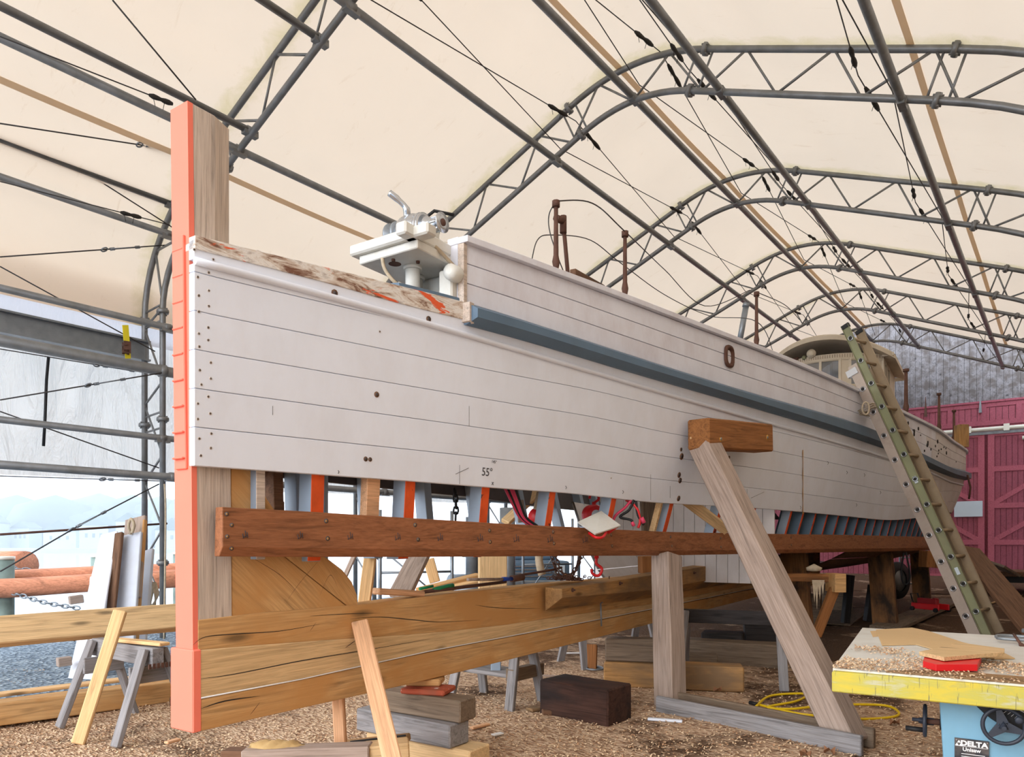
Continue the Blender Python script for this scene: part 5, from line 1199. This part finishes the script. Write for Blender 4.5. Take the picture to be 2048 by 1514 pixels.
# ================================================================== TABLE SAW AND WORKTABLE
TX = V((.852, -.523, 0)).normalized(); TY = V((.523, .852, 0)).normalized(); TO = at(1664, 1342, 3.82)
TT = frame(TX, TY, (0, 0, 1), TO)          # local x along the front edge, y toward the boat, z=0 at table top
def loc_t(x, y, z=0): return TT @ V((x, y, z))
def t_at(px, py, z=0): # pixel -> table-local on plane z
    w_ = gp(px, py, TO.z+z); return TT.inverted() @ w_
o = thing('outfeed_table', 'low white-topped worktable with a thick yellow painted front edge', 'table', Mw=TT); HT = TO.z
B().box(0, 2.5, -.01, .05, -.108, 0).obj('front_edge_board', 'yedge', o, TT, .006)
bl = t_at(1725, 1258); br_ = bl.y
B().box(.02, 2.5, .05, br_-.05, -.09, -.012).obj('table_frame', 'grey2', o, TT)
topz = .012
poly = [(.0, .03), (bl.x-.0, bl.y), (2.6, bl.y), (2.6, .06), (1.2, .02)]
B().prism([(x, y) for x, y in poly], frame((1, 0, 0), (0, 0, 1), (0, 1, 0), (0, 0, 0)), -.012, .010).obj('table_top', 'winwhite', o, TT)
B().prism([(.25, .035), (.5, .2), (2.6, .16), (2.6, .0)], frame((1, 0, 0), (0, 0, 1), (0, 1, 0), (0, 0, 0)), .0105, .022).obj('plywood_strip', 'tan', o, TT)
for x, y in ((1.6, br_-.15), (2.3, br_-.15), (2.35, .3)): B().box(x-.035, x+.035, y-.035, y+.035, -HT, -.09).obj('leg', 'grey2', o, TT)
tp = lambda x, y, z=0: (lambda q: (q.x, q.y))(t_at(x, y, z))
FZ = frame((1, 0, 0), (0, 0, 1), (0, 1, 0), (0, 0, 0))
def tsheet(name, pix, z0, z1, mat, label, cat): return tag(B().prism([tp(x, y, z1) for x, y in pix], FZ, z0, z1).obj(name, mat, None, TT, .0015), label, cat)
tsheet('cardboard_sheet', [(1752, 1259), (1824, 1255), (1858, 1262), (1925, 1284), (2010, 1306), (2030, 1316), (1990, 1317), (1888, 1304), (1832, 1288), (1764, 1290)], .012, .018, 'card', 'large tan cardboard sheet with cut corners lying on the worktable', 'cardboard')
tsheet('cardboard_scrap', [(1740, 1262), (1760, 1261), (1765, 1272), (1746, 1274)], .0108, .0116, 'card', 'small cardboard scrap at the back left of the worktable', 'cardboard')
tsheet('red_tray', [(1846, 1322), (1872, 1329), (1955, 1329), (1963, 1312), (1850, 1309)], .024, .058, 'red', 'flat red plastic tray under the plywood offcut on the worktable', 'tray')
tsheet('plywood_offcut', [(1838, 1303), (1888, 1314), (2009, 1304), (2009, 1297), (1920, 1285), (1868, 1297)], .062, .084, 'oakl', 'plywood offcut resting on the red tray', 'plywood')
c = t_at(2028, 1278, .04); o = thing('clamp', 'grey metal clamp at the right end of the worktable', 'clamp', Mw=TT @ Matrix.Translation(c)); W = WM[o.name]
B().tube(spline([(-.09, -.0, .0), (-.09, .05, .01), (0, .09, .01), (.15, .05, .01), (.2, 0, .01)], 5), .011, 7).tube(spline([(-.09, 0, 0), (-.02, -.03, .0), (.2, -.03, .0)], 4), .011, 7).obj('frame', 'galv', o, W)
B().tube([(-.0, .03, .03), (.03, -.12, -.02)], .009, 8).tube([(.03, -.12, -.02), (.035, -.135, -.024)], .014, 8).obj('screw', 'rust', o, W); B().tube([(.05, .08, .05), (.18, .02, .06)], .014, 8).obj('handle', 'galv', o, W)
# cabinet saw under the near end of the table
def saw():
    CX_ = t_at(1876, 1408, -.108); x0 = CX_.x; Ts = TT @ Matrix.Translation(V((x0, .16, -HT))); o = thing('table_saw', 'light blue cabinet table saw under the yellow edged worktable', 'table saw', Mw=Ts)
    H = HT-.11
    b = B(); vs = [(0, 0, H), (.9, 0, H), (.9, .5, H), (0, .5, H), (.045, .02, 0), (.86, .02, 0), (.86, .48, 0), (.045, .48, 0)]
    b.add(vs, [(0, 1, 2, 3), (0, 4, 5, 1), (1, 5, 6, 2), (2, 6, 7, 3), (3, 7, 4, 0), (7, 6, 5, 4)]); b.obj('cabinet', 'cyan', o, Ts, .012, seg=2)
    # curved tilt scale
    cx, cz = .50, H+.16; sc_ = B(); rr = []
    for k in range(21):
        t = math.radians(210+k*6); rr.append([V((cx+r*1.25*math.cos(t), -.006-d_, cz+r*math.sin(t))) for r, d_ in ((.33, 0), (.325, .012), (.22, .012), (.21, 0))])
    sc_.grid(rr, smooth=False); sc_.obj('tilt_scale', 'black', o, Ts)
    b = B()
    for k in range(40):
        t = math.radians(214+k*2.9); r0, r1 = .255, .27 if k % 5 else .28; b.tube([V((cx+r0*1.25*math.cos(t), -.02, cz+r0*math.sin(t))), V((cx+r1*1.25*math.cos(t), -.02, cz+r1*math.sin(t)))], .0012, 4)
    for r0 in (.25, .225): b.tube([V((cx+r0*1.25*math.cos(math.radians(212+k*6)), -.02, cz+r0*math.sin(math.radians(212+k*6)))) for k in range(20)], .0025, 4)
    b.obj('scale_marks', 'paperw', o, Ts)
    def wheel(T, R, name):
        w = bpy.data.objects.new(name, None); put(w, Ts @ T, o); W = Ts @ T
        B().tube([V((0, R*math.cos(t*pi/16), R*math.sin(t*pi/16))) for t in range(32)], R*.115, 10, closed=True).obj('rim', 'navy', w, W)
        b = B()
        for q in range(3):
            t = q*2*pi/3+pi/2+.3; c_, s_ = math.cos(t), math.sin(t); pl = [(R*.15*c_-R*.3*s_, R*.15*s_+R*.3*c_), (R*.92*c_-R*.13*s_, R*.92*s_+R*.13*c_), (R*.92*c_+R*.13*s_, R*.92*s_-R*.13*c_), (R*.15*c_+R*.3*s_, R*.15*s_-R*.3*c_)]
            b.add([V((d_, y, z)) for d_ in (-.008, .004) for y, z in pl], [(0, 1, 2, 3), (7, 6, 5, 4), (0, 4, 5, 1), (1, 5, 6, 2), (2, 6, 7, 3)])
        b.obj('spokes', 'navy', w, W); B().lathe([(0, -.05), (R*.28, -.04), (R*.3, 0), (R*.2, .03), (0, .035)], I4, 3).tube([(-.04, 0, 0), (.06, 0, 0)], R*.12, 10).obj('hub', 'navy', w, W)
        return w, W
    c = TT.inverted() @ V((0, 0, 0)); 
    # front wheel: plane parallel to cabinet front
    pf = (Ts.inverted() @ at(2006, 1452, 3.35)); pf.y = -.085
    # re-project onto plane y=-.085 of cabinet frame
    def on_plane(px, py, yv): p, q = Ts.inverted() @ V((0, 0, EYE)), Ts.inverted() @ (V((0, 0, EYE))+ray(px, py)); k = (yv-p.y)/(q.y-p.y); return p+(q-p)*k
    pf = on_plane(2007, 1452, -.085); R = abs(on_plane(2048, 1452, -.085).x-pf.x)*1.05
    w, W = wheel(frame((0, -1, 0), (1, 0, 0), (0, 0, -1), pf) @ Matrix.Rotation(.5, 4, 'X'), R, 'tilt_handwheel'); 
    T2 = Ts @ frame((0, -1, 0), (1, 0, 0), (0, 0, 1), pf); B().lathe([(0, 0), (.018, 0), (.018, .012), (.008, .014), (0, .014)], T2 @ Matrix.Translation(V((.01, R*.72, R*.45))), 12).obj('knob', 'navy', w)
    B().tube([pf+V((.0, .0, 0)), pf+V((0, .09, 0))], .018, 8).obj('shaft', 'navy', w, Ts)
    # side wheel, seen edge-on on the left of the cabinet
    ps = on_plane(1850, 1441, .10); R2 = R*.92; w, W = wheel(frame((-1, 0, 0), (0, 1, 0), (0, 0, -1), ps), R2, 'height_handwheel')
    B().tube([ps+V((0, 0, 0)), V((.03, ps.y, ps.z))], .017, 8).obj('shaft', 'rust', w, Ts); B().tube([ps+V((0, -.01, -R2*.62)), ps+V((-.09, -.01, -R2*.62))], .013, 10).obj('crank_handle', 'black', w, Ts); B().lathe([(0, -.01), (R2*.5, -.01), (R2*.5, .015), (0, .02)], Ts @ frame((1, 0, 0), (0, 1, 0), (0, 0, 1), (.012, ps.y, ps.z)), 18).obj('wheel_boss', 'black', w)
    # name plate with lettering
    q0, q1, q2 = on_plane(1909, 1474, .0), on_plane(1978, 1484, .0), on_plane(1915, 1530, .0)
    wpl = q1.x-q0.x; zt_ = (q0.z+q1.z)/2; slope = 0
    pl = B().box(q0.x, q1.x, -.006, .012, zt_-.17, zt_).obj('name_plate', 'plate', o, Ts)
    TP = lambda x, z: Ts @ frame((1, 0, 0), (0, 0, 1), (0, -1, 0), (q0.x+x*wpl, -.008, zt_-z))
    text('DELTA', .034, 'paperw', TP(.57, .022), pl, 'brand_lettering', bold=.0016, sx=1.12 if wpl < .17 else wpl/.15)
    text('Unisaw', .026, 'paperw', TP(.5, .052), pl, 'model_lettering', bold=.0008, sx=1.0)
    tr = B()
    for dx, dz in ((-.0085, 0), (.0085, 0), (0, .015)): tr.add([V((dx-.008, 0, dz-.0)), V((dx+.008, 0, dz)), V((dx, 0, dz+.014))], [(0, 1, 2)])
    tr.obj('triangle_emblem', 'paperw', pl, TP(.13, .036) @ Matrix.Rotation(0, 4, 'X') @ frame((1, 0, 0), (0, 0, 1), (0, 1, 0), (0, 0, 0.0005)), fix=False)
    b = B().box(.03*wpl, .97*wpl, -.0005, .0005, -.0378, -.036)
    rng_ = random.Random(2)
    for k in range(5): b.box(.2*wpl, (.2+rng_.uniform(.4, .7))*wpl, -.0005, .0005, -.076-k*.013, -.073-k*.013)
    b.obj('plate_lines', 'paperw', pl, Ts @ Matrix.Translation(V((q0.x, -.0075, zt_)))); 
    for x in (.06, .95): B().tube([V((q0.x+x*wpl, -.004, zt_-.008)), V((q0.x+x*wpl, -.010, zt_-.008))], .004, 8).obj('rivet', 'chrome', pl, Ts)
saw()
# shavings: curled flakes as real geometry
def flakes(n, fn, Mw, name, s=.011):
    b = B(); rg = random.Random(n)
    for _ in range(n):
        x, y, z = fn(rg); a = rg.uniform(0, 2*pi); l, w_ = s*rg.uniform(.6, 1.6), s*rg.uniform(.3, .6); dx, dy = V((math.cos(a)*l, math.sin(a)*l, 0)), V((-math.sin(a)*w_, math.cos(a)*w_, rg.uniform(-.4, .4)*w_)); c = V((x, y, z+rg.uniform(0, s*.5))); u = V((0, 0, rg.uniform(.1, .8)*l))
        b.add([c-dx-dy, c-dx+dy, c+dy+u, c-dy+u, c+dx+dy, c+dx-dy], [(0, 1, 2, 3), (3, 2, 4, 5)], rg.choice((0, 0, 1)))
    return b.obj(name, ('flake', 'flake2'), None, Mw, fix=False)
M['flake'] = paint('pale_shaving', c8(220, 192, 158), .12, .9); M['flake2'] = paint('brown_shaving', c8(180, 140, 106), .15, .9)
def ft(rg):
    while True:
        x, y = rg.uniform(0, 2.4), rg.uniform(-.0, .95)
        d_ = .34+.25*math.sin(x*5+1)*math.sin(y*9)+.12*math.sin(x*13+y*7)-.55*max(0, y-.3)-.3*max(0, .1-y)
        if rg.random() < max(0, d_)*1.6: return x, y+.0, .012+rg.random()*.012
tag(flakes(5200, ft, TT, 'table_shavings', .008), 'pale wood shavings strewn over the front of the worktable', 'shavings', kind='stuff')
def fg(rg):
    while True:
        Y = 4.0+5.5*rg.random()**1.5; x = rg.uniform(-1100, 1100); X = x/F*Y; p = SI @ V((X, Y, 0))
        if p[1] > 7.2 or p[1] < -7: continue
        if Y > 6.5 and rg.random() < (Y-6.5)/4: continue
        return X, Y, hgt(p[0], p[1])*.45+.002
tag(flakes(26000, fg, I4, 'ground_shavings', .011), 'loose wood shavings scattered over the shed floor', 'shavings', kind='stuff')
# yellow cord, leaves, debris
g = lambda x, y: gp(x, y, .015)
tag(pipe('power_cable', spline([g(1512, 1413), g(1540, 1392), g(1600, 1387), g(1612, 1392), g(1590, 1403), g(1535, 1414), g(1580, 1418), g(1640, 1412), g(1700, 1409), g(1770, 1411), g(1797, 1424), g(1785, 1434), g(1720, 1438), g(1660, 1432), g(1600, 1428), g(1520, 1410)], 8), .012, 'yellow'), 'yellow extension cord looped on the ground behind the diagonal brace', 'cord')
tag(pipe('cord_plug', [g(1500, 1405), g(1514, 1409)], .02, 'black'), 'black plug at the left end of the yellow cord', 'plug')
tag(pipe('ground_wire', spline([g(1970, 1210), g(2005, 1200), g(2040, 1192), g(2060, 1186)], 4), .02, 'card'), 'tan cord lying on the ground right of the ladder', 'cord')
for k, (x, y, w_, h_, r_, lb) in enumerate(((1068, 1418, .12, .03, .6, 'small tan wood chip left of the charred block'), (1097, 1424, .12, .05, .1, 'small brown wood chip touching the charred block'), (1330, 1440, .3, .02, -.3, 'white painted sliver on the ground before the upright post'), (960, 1452, .2, .02, .8, 'pale sliver lying right of the block stack'), (1105, 1352, .35, .02, -.2, 'reddish lath lying above the charred block'), (1155, 1306, .45, .02, .1, 'flat white board scrap behind the charred block'), (345, 1482, .12, .02, 1.1, 'pale flake of wood beside the foot of the stem'), (995, 1468, .10, .012, .7, 'tiny white scrap on the ground right of the block stack'))):
    p = gp(x, y, .03); d_ = V((math.cos(r_), math.sin(r_), 0)); T('wood_scrap', p-d_*w_/2, p+d_*w_/2, .05+.06*(k < 2), h_, ('tan', 'brown', 'white', 'rib_new', 'fir', 'whitea', 'rib_new', 'paperw')[k], lb, 'scrap')
for k, (x, y) in enumerate(((1436, 1378), (1790, 1444), (1660, 1500), (1612, 1506))):
    p = gp(x, y, .04); b = B(); n_ = 9
    vs = [p]+[p+V((.04*(1+.5*(i % 2))*math.cos(i*2*pi/n_), .03*(1+.5*(i % 2))*math.sin(i*2*pi/n_), .03*math.sin(i*2.1+k))) for i in range(n_)]; b.add(vs, [(0, i+1, (i+1) % n_+1) for i in range(n_)])
    tag(b.obj('dry_leaf', 'leaf', fix=False), 'curled brown oak leaf on the ground %s' % ['against the long tan timber', 'right of the diagonal brace foot', 'in front of the sill board', 'nearest the bottom edge before the sill'][k], 'leaf')
tag(B().tube([gp(1185, 1335, .02)+V((.12*math.cos(t*pi/10), .12*math.sin(t*pi/10), 0)) for t in range(20)], .012, 6, closed=True).tube([gp(1190, 1337, .035)+V((.10*math.cos(t*pi/10), .10*math.sin(t*pi/10), 0)) for t in range(20)], .012, 6, closed=True).obj('hose_coil', 'galv'), 'small grey hose coil on the ground beyond the charred block', 'hose')

# ================================================================== TOOLS ON THE KEEL, HOIST, CABLES
def KZ(x, y, b=0.0): a, z = az(x, y, b); return BOAT @ P_(a, b, z)
def hoist():
    p = at(1188, 1030, 7.2); o = thing('chain_hoist', 'red chain hoist hanging inside the hull above the keel', 'hoist', p)
    B().lathe([(0, -.1), (.09, -.1), (.105, -.07), (.105, .02), (.09, .05), (0, .05)], Matrix.Translation(p) @ frame((.3, -.95, 0), (.95, .3, 0), (0, 0, -1), (0, 0, 0)), 24).obj('body', 'red', o)
    B().lathe([(0, .052), (.05, .052), (.05, .056), (0, .056)], Matrix.Translation(p) @ frame((.3, -.95, 0), (.95, .3, 0), (0, 0, -1), (0, 0, 0)), 20).obj('round_badge', 'sign', o)
    hk = lambda c, r, up: spline([c+V((0, 0, up*r*2.2)), c+V((0, 0, up*r*1.2)), c+V((r, 0, up*r*.3)), c+V((r*.7, 0, -up*r*.8)), c+V((0, 0, -up*r*1.1)), c+V((-r*.8, 0, -up*r*.6)), c+V((-r*.95, 0, up*r*.2))], 5)
    B().tube(hk(p+V((0, 0, .17)), .045, -1), .013, 7).tube([p+V((0, 0, .09)), p+V((0, 0, .13))], .02, 8).obj('top_hook', 'red', o)
    q = at(1193, 1140, 6.9); B().tube(hk(q, .05, 1), .014, 8).tube([q+V((0, 0, .11)), q+V((0, 0, .18))], .022, 8).obj('load_hook', 'red', o)
    chain([p+V((.0, 0, -.1)), q+V((0, 0, .18))], .006, 'load_chain', None, 'rust', .04, o)
    chain([p+V((-.04, 0, -.1)), at(1165, 1110, 7), at(1140, 1150, 6.95), at(1118, 1150, 6.9), at(1103, 1112, 6.9)], .006, 'hand_chain', None, 'rust', .045, o)
    chain([p+V((-.05, .02, -.1)), at(1160, 1112, 7), at(1148, 1146, 6.9), at(1125, 1146, 6.85), at(1110, 1108, 6.9)], .006, 'hand_chain', None, 'rust', .045, o)
    b = B(); rg = random.Random(4)
    for k in range(60): c = at(1135+rg.gauss(0, 24), 1156+rg.uniform(-4, 3), 6.9+rg.uniform(-.15, .15)); a_ = rg.uniform(0, pi); b.tube([c+V((.02*math.cos(t*pi/3)*math.cos(a_), .02*math.cos(t*pi/3)*math.sin(a_), .012*math.sin(t*pi/3))) for t in range(6)], .005, 4, closed=True)
    tag(b.obj('piled_chain', 'rust', o), kind='stuff')
hoist()
chain([at(910, 985, 6.2), at(912, 1010, 6.2), at(911, 1042, 6.2)], .009, 'dark_chain', 'short dark chain hanging inside the bow behind the planking', 'black', .06)
p = [at(1155, 1046, 6.35), at(1202, 1024, 6.7), at(1241, 1053, 6.45), at(1190, 1070, 6.1)]
b = B(); n_ = (p[1]-p[0]).cross(p[2]-p[0]).normalized()*.012; b.add([q for q in p]+[q-n_ for q in p], [(0, 1, 2, 3), (7, 6, 5, 4), (0, 4, 5, 1), (1, 5, 6, 2), (2, 6, 7, 3), (3, 7, 4, 0)])
tag(b.obj('mixing_board', 'winwhite'), 'square white mixing board with dried putty on the long plank', 'board')
b = B(); hk = [at(1178, 1066, 6.2), at(1192, 1075, 6.1), at(1206, 1074, 6.15), at(1212, 1064, 6.3)]; b.tube(spline(hk, 5), .012, 7); b.tube([at(1216, 1064, 6.4), at(1236, 1050, 6.5)], .02, 7); tag(b.obj('red_clamp', 'red'), 'red clamp holding the white mixing board from below', 'clamp')
def bundle(name, lines, label, mats):
    o = thing(name, label, 'cables', lines[0][0])
    for k, l in enumerate(lines): pipe('cable', spline(l, 6), .013, mats[k % len(mats)], o, 7)
    return o
bundle('battery_cables', [[at(1010+k*5, 976, 5.9), at(1024+k*4, 1005, 5.9), at(1040+k*3, 1035, 5.95), at(1062+k*3, 1052, 6.0)] for k in range(5)], 'pink and black cables slanting down behind the long plank', ('pink', 'black', 'pink'))
bundle('battery_leads', [[at(1262, 1000, 6.9), at(1250, 1015, 6.9), at(1232, 1030, 6.9), at(1225, 1045, 6.9)], [at(1268, 1000, 6.9), at(1258, 1020, 6.9), at(1240, 1034, 6.9), at(1262, 1040, 6.85), at(1266, 1052, 6.85)], [at(1272, 1002, 6.9), at(1276, 1030, 6.9), at(1288, 1050, 6.9)], [at(1252, 1000, 6.95), at(1272, 1014, 6.9), at(1280, 1040, 6.9), at(1276, 1056, 6.9)]], 'red and black battery leads hanging behind the third orange rib from the brace', ('pink', 'black', 'black', 'red'))
tag(B().tube([at(1283, 1035, 6.8), at(1288, 1046, 6.8)], .02, 8).tube([at(1264, 1044, 6.8), at(1268, 1052, 6.8)], .016, 8).obj('cable_sleeves', 'pink'), 'two pink cable end sleeves', 'sleeves')
o = thing('hose_reel', 'red reel seen between the pink cables and an orange rib', 'reel', at(1078, 1035, 7.6)); B().lathe([(0, -.04), (.11, -.04), (.11, .04), (0, .04)], frame((-.2, -.98, 0), (.98, -.2, 0), (0, 0, 1), at(1078, 1035, 7.6)), 20).obj('drum', 'red', o)
tag(pipe('rope_tassel', spline([at(1083, 985, 7.0), at(1080, 1000, 7.0), at(1076, 1020, 7.0)], 3), .05, 'rope'), 'frayed tan rope end hanging near the reel', 'rope')
ktop = lambda x, dy=0, b=0: KZ(x, lerp([(709, 1209), (873, 1190), (1087, 1168), (1308, 1150)], x)+dy, .078)+V((-.03, .05, 0))
T('small_board', ktop(757, -14)+V((0, 0, .02)), ktop(850, -4)+V((0, 0, .0)), .07, .045, 'rib_new', 'small pale board lying on the keel top beside the pale prop', 'board')
def tool(name, parts, label, cat):
    o = thing(name, label, cat, parts[0][1][0])
    for nm, pts, r, mt in parts: B().tube(pts, r, 10).obj(nm, mt, o)
up = V((0, 0, .02))
tool('chisel', [('handle', [ktop(873, -5)+up, ktop(885, -6)+up, ktop(902, -9)+up, ktop(912, -9)+up], [.012, .017, .015, .019], 'greenh'), ('blade', [ktop(873, -5)+up, ktop(815, -1)+up], .006, 'galv')], 'green-handled chisel lying on the keel, in front of the other', 'chisel')
tool('chisel', [('handle', [ktop(846, -6)+up*1.5, ktop(872, -9)+up*1.5], .011, 'greenh')], 'second green-handled chisel behind the first on the keel', 'chisel')
tool('sledge_hammer', [('handle', [ktop(942, -18)+up, ktop(1012, -12)+up], .013, 'fir'), ('grip', [ktop(1012, -12)+up, ktop(1030, -11)+up], .019, 'blueh'), ('head', [ktop(1030, -11)+up, ktop(1052, -12)+up], .03, 'rust')], 'hammer with blue collar and wooden handle lying on the keel', 'hammer')
tool('steel_bar', [('bar', [ktop(850, -4)+up*.6, ktop(1018, -8)+up*.6], .014, 'rust')], 'long dark steel bar lying along the keel top', 'bar')
tool('pry_bar', [('bar', [ktop(1040, -16)+up, ktop(1115, -22)+up, ktop(1130, -25)+up], .011, 'rust')], 'bent pry bar on the keel near the chain pile', 'pry bar')
# things seen through the open frames, beyond the boat --------------------
def truck():
    p = at(1062, 1135, 17.5); p.z = 0; Tt = Matrix.Translation(p) @ Matrix.Rotation(.1, 4, 'Z'); o = thing('pickup_truck', 'blue-grey pickup truck front seen through the gap above the keel', 'truck', Mw=Tt)
    B().box(-.95, .95, 0, 1.6, .55, 1.12).prism([(-.85, 1.12), (.85, 1.12), (.7, 1.75), (-.7, 1.75)], I4, 1.3, 3.2).box(-.95, .95, 1.6, 5, .5, 1.15).obj('body', 'blue', o, Tt, .06, seg=2)
    B().box(-.98, .98, -.12, .02, .42, .66).obj('bumper', 'galv', o, Tt, .03); b = B()
    for k in range(4): b.box(-.5, .5, -.05, .0, .74+k*.08, .77+k*.08)
    b.box(-.62, -.55, -.05, 0, .7, 1.04).box(.55, .62, -.05, 0, .7, 1.04).obj('grille', 'chrome', o, Tt)
    for x in (-.82, .62): B().box(x, x+.2, -.05, .0, .82, 1.02).obj('headlamp', 'sign', o, Tt)
    for x in (-.93, .80): B().box(x+.02, x+.13, -.06, .0, .70, .80).obj('turn_signal', 'amber', o, Tt)
    for x in (-.9, .7): B().tube([(x, .8, .38), (x+.2, .8, .38)], .38, 18).obj('wheel', 'black', o, Tt)
truck()
def scaf(x, Y, label):
    p = at(x, 1160, Y); p.z = 0; o = thing('scaffold_frame', label, 'scaffold', p, 'scaffold frames beyond the boat'); L_, R_ = p, p+V((1.1, .5, 0))
    for q in (L_, R_): pipe('upright', [q, q+V((0, 0, 2.1))], .03, 'galv', o, 8)
    for z in (.3, 1.1, 1.9): pipe('ledger', [L_+V((0, 0, z)), R_+V((0, 0, z))], .022, 'galv', o, 6)
    pipe('cross_brace', [L_+V((0, 0, .3)), R_+V((0, 0, 1.9))], .015, 'galv', o, 6); pipe('cross_brace', [L_+V((0, 0, 1.5)), R_+V((0, 0, .5))], .015, 'galv', o, 6)
scaf(760, 11.5, 'grey scaffold frame seen behind the deadwood fillet'); scaf(1046, 15.5, 'grey scaffold frame seen in front of the truck'); scaf(1800, 22, 'pale scaffold frame seen between the far posts')
p = at(935, 1160, 15); p.z = 0; o = thing('steel_tank', 'grey steel tank with a stack beyond the keel', 'tank', p); B().tube([p+V((-.35, 0, .5)), p+V((.4, .3, .5))], .42, 20).obj('shell', 'galv', o); B().tube([p+V((.1, 0, .8)), p+V((.1, 0, 2.1))], .14, 14).obj('stack', 'galv', o); B().box(-.3, .3, -.2, .2, 0, .3, 0, Matrix.Translation(p)).obj('base', 'black', o)
p = at(1015, 1160, 13); p.z = 0; tag(B().tube([p, p+V((0, 0, 2.2))], .14, 16).obj('round_post', 'galv'), 'grey round steel post behind the keel, left of the truck', 'post')
T('far_lumber', at(840, 1180, 9.0), at(960, 1150, 9.6), .2, .05, 'oak', 'upper tan board stretched beyond the keel', 'board', group='boards beyond the keel'); T('far_lumber', at(840, 1190, 8.8), at(960, 1162, 9.4), .2, .05, 'fresh', 'lower pale board stretched beyond the keel', 'board', group='boards beyond the keel')
tag(pipe('white_rope_hank', spline([at(1082, 1095, 8), at(1078, 1120, 8), at(1084, 1150, 8)], 4), .045, 'rope'), 'pale hank of rope hanging in front of the truck', 'rope')
tag(B().tube(spline([at(1808, 1105, 13.4), at(1803, 1140, 13.4), at(1806, 1165, 13.4), at(1815, 1168, 13.4), at(1820, 1150, 13.4), at(1812, 1105, 13.4)], 6), .016, 6).obj('black_loop', 'black'), 'black hose loop hanging from the plank near the far post', 'hose')
p = at(1793, 1160, 20); p.z = 0; o = thing('trailer_wheel', 'black tyre standing behind the far posts', 'tyre', p); B().lathe([(.3, -.12), (.5, -.1), (.52, 0), (.5, .1), (.3, .12)], frame((.5, -.85, 0), (.85, .5, 0), (0, 0, 1), p+V((0, 0, .52))), 24).obj('tyre', 'black', o); B().lathe([(0, -.08), (.3, -.09), (.3, .09), (0, .08)], frame((.5, -.85, 0), (.85, .5, 0), (0, 0, 1), p+V((0, 0, .52))), 20).obj('rim', 'galv', o)
Tt = SHED @ Matrix.Translation(V((26.6, -6.0, 0))) @ Matrix.Rotation(.25, 4, 'Z'); o = thing('flat_trailer', 'dark flatbed trailer standing in front of the red barn doors', 'trailer', Mw=Tt)
B().box(-.8, 1.4, -2.5, 3.4, .58, .72).obj('bed', 'brown', o, Tt, .01); B().box(-.7, -.6, -2.5, 3.4, .4, .58).box(1.1, 1.2, -2.5, 3.4, .4, .58).obj('rails', 'black', o, Tt)
for y in (-1.2, 2.6): B().box(-.5, -.3, y, y+.2, 0, .45).box(.9, 1.1, y, y+.2, 0, .45).obj('stand', 'galv', o, Tt)
T('ramp_board', at(1936, 1112, 22), at(2025, 1143, 20.5), .7, .07, 'grey2', 'bent grey ramp board lying on the trailer', 'board', side=(.3, .95, 0))
for k, (x, y, Y) in enumerate(((1690, 1150, 14), (1735, 1170, 14.5))):
    p = at(x, y, Y); T('dark_stand', V((p.x, p.y, 0)), V((p.x+.1, p.y, p.z)), .16, .12, 'blk', ['black stand leg deep under the stern, left one', 'black stand leg deep under the stern, right one'][k], 'stand')
SKY, SUN, EXPO, SKC = 2.0, 2.7, .40, (.80, .91, 1.07, 1)
# ================================================================== CAMERA, LIGHT
sc = bpy.context.scene
cam = bpy.data.cameras.new('camera'); co_ = bpy.data.objects.new('camera', cam); C.objects.link(co_)
co_.location = (0, 0, EYE); co_.rotation_euler = (pi/2, 0, 0); cam.sensor_width = 36; cam.lens = F/2048*36; cam.shift_x = 0; cam.shift_y = (HY-757)/2048; cam.clip_end = 2000; cam.clip_start = .02
sc.camera = co_
w = bpy.data.worlds.new('overcast'); sc.world = w; w.use_nodes = True; bg = w.node_tree.nodes['Background']
bg.inputs[0].default_value = SKC; bg.inputs[1].default_value = SKY
sn = bpy.data.lights.new('hazy_sun', 'SUN'); sn.energy = SUN; sn.angle = 1.1; sn.color = (1, .96, .9); so = bpy.data.objects.new('hazy_sun', sn); C.objects.link(so)
so.rotation_euler = V((.62, .70, -.36)).normalized().to_track_quat('-Z', 'Y').to_euler()
sc.view_settings.view_transform = 'Standard'; sc.view_settings.look = 'None'; sc.view_settings.exposure = EXPO; sc.view_settings.gamma = 1; sc.view_settings.use_curve_mapping = False
sc.cycles.volume_bounces = 1
sc.cycles.use_denoising = True; sc.cycles.use_adaptive_sampling = True; sc.cycles.adaptive_threshold = .06
sc.cycles.max_bounces = 6; sc.cycles.diffuse_bounces = 4; sc.cycles.glossy_bounces = 3; sc.cycles.transparent_max_bounces = 8; sc.cycles.transmission_bounces = 6; sc.cycles.sample_clamp_indirect = 8
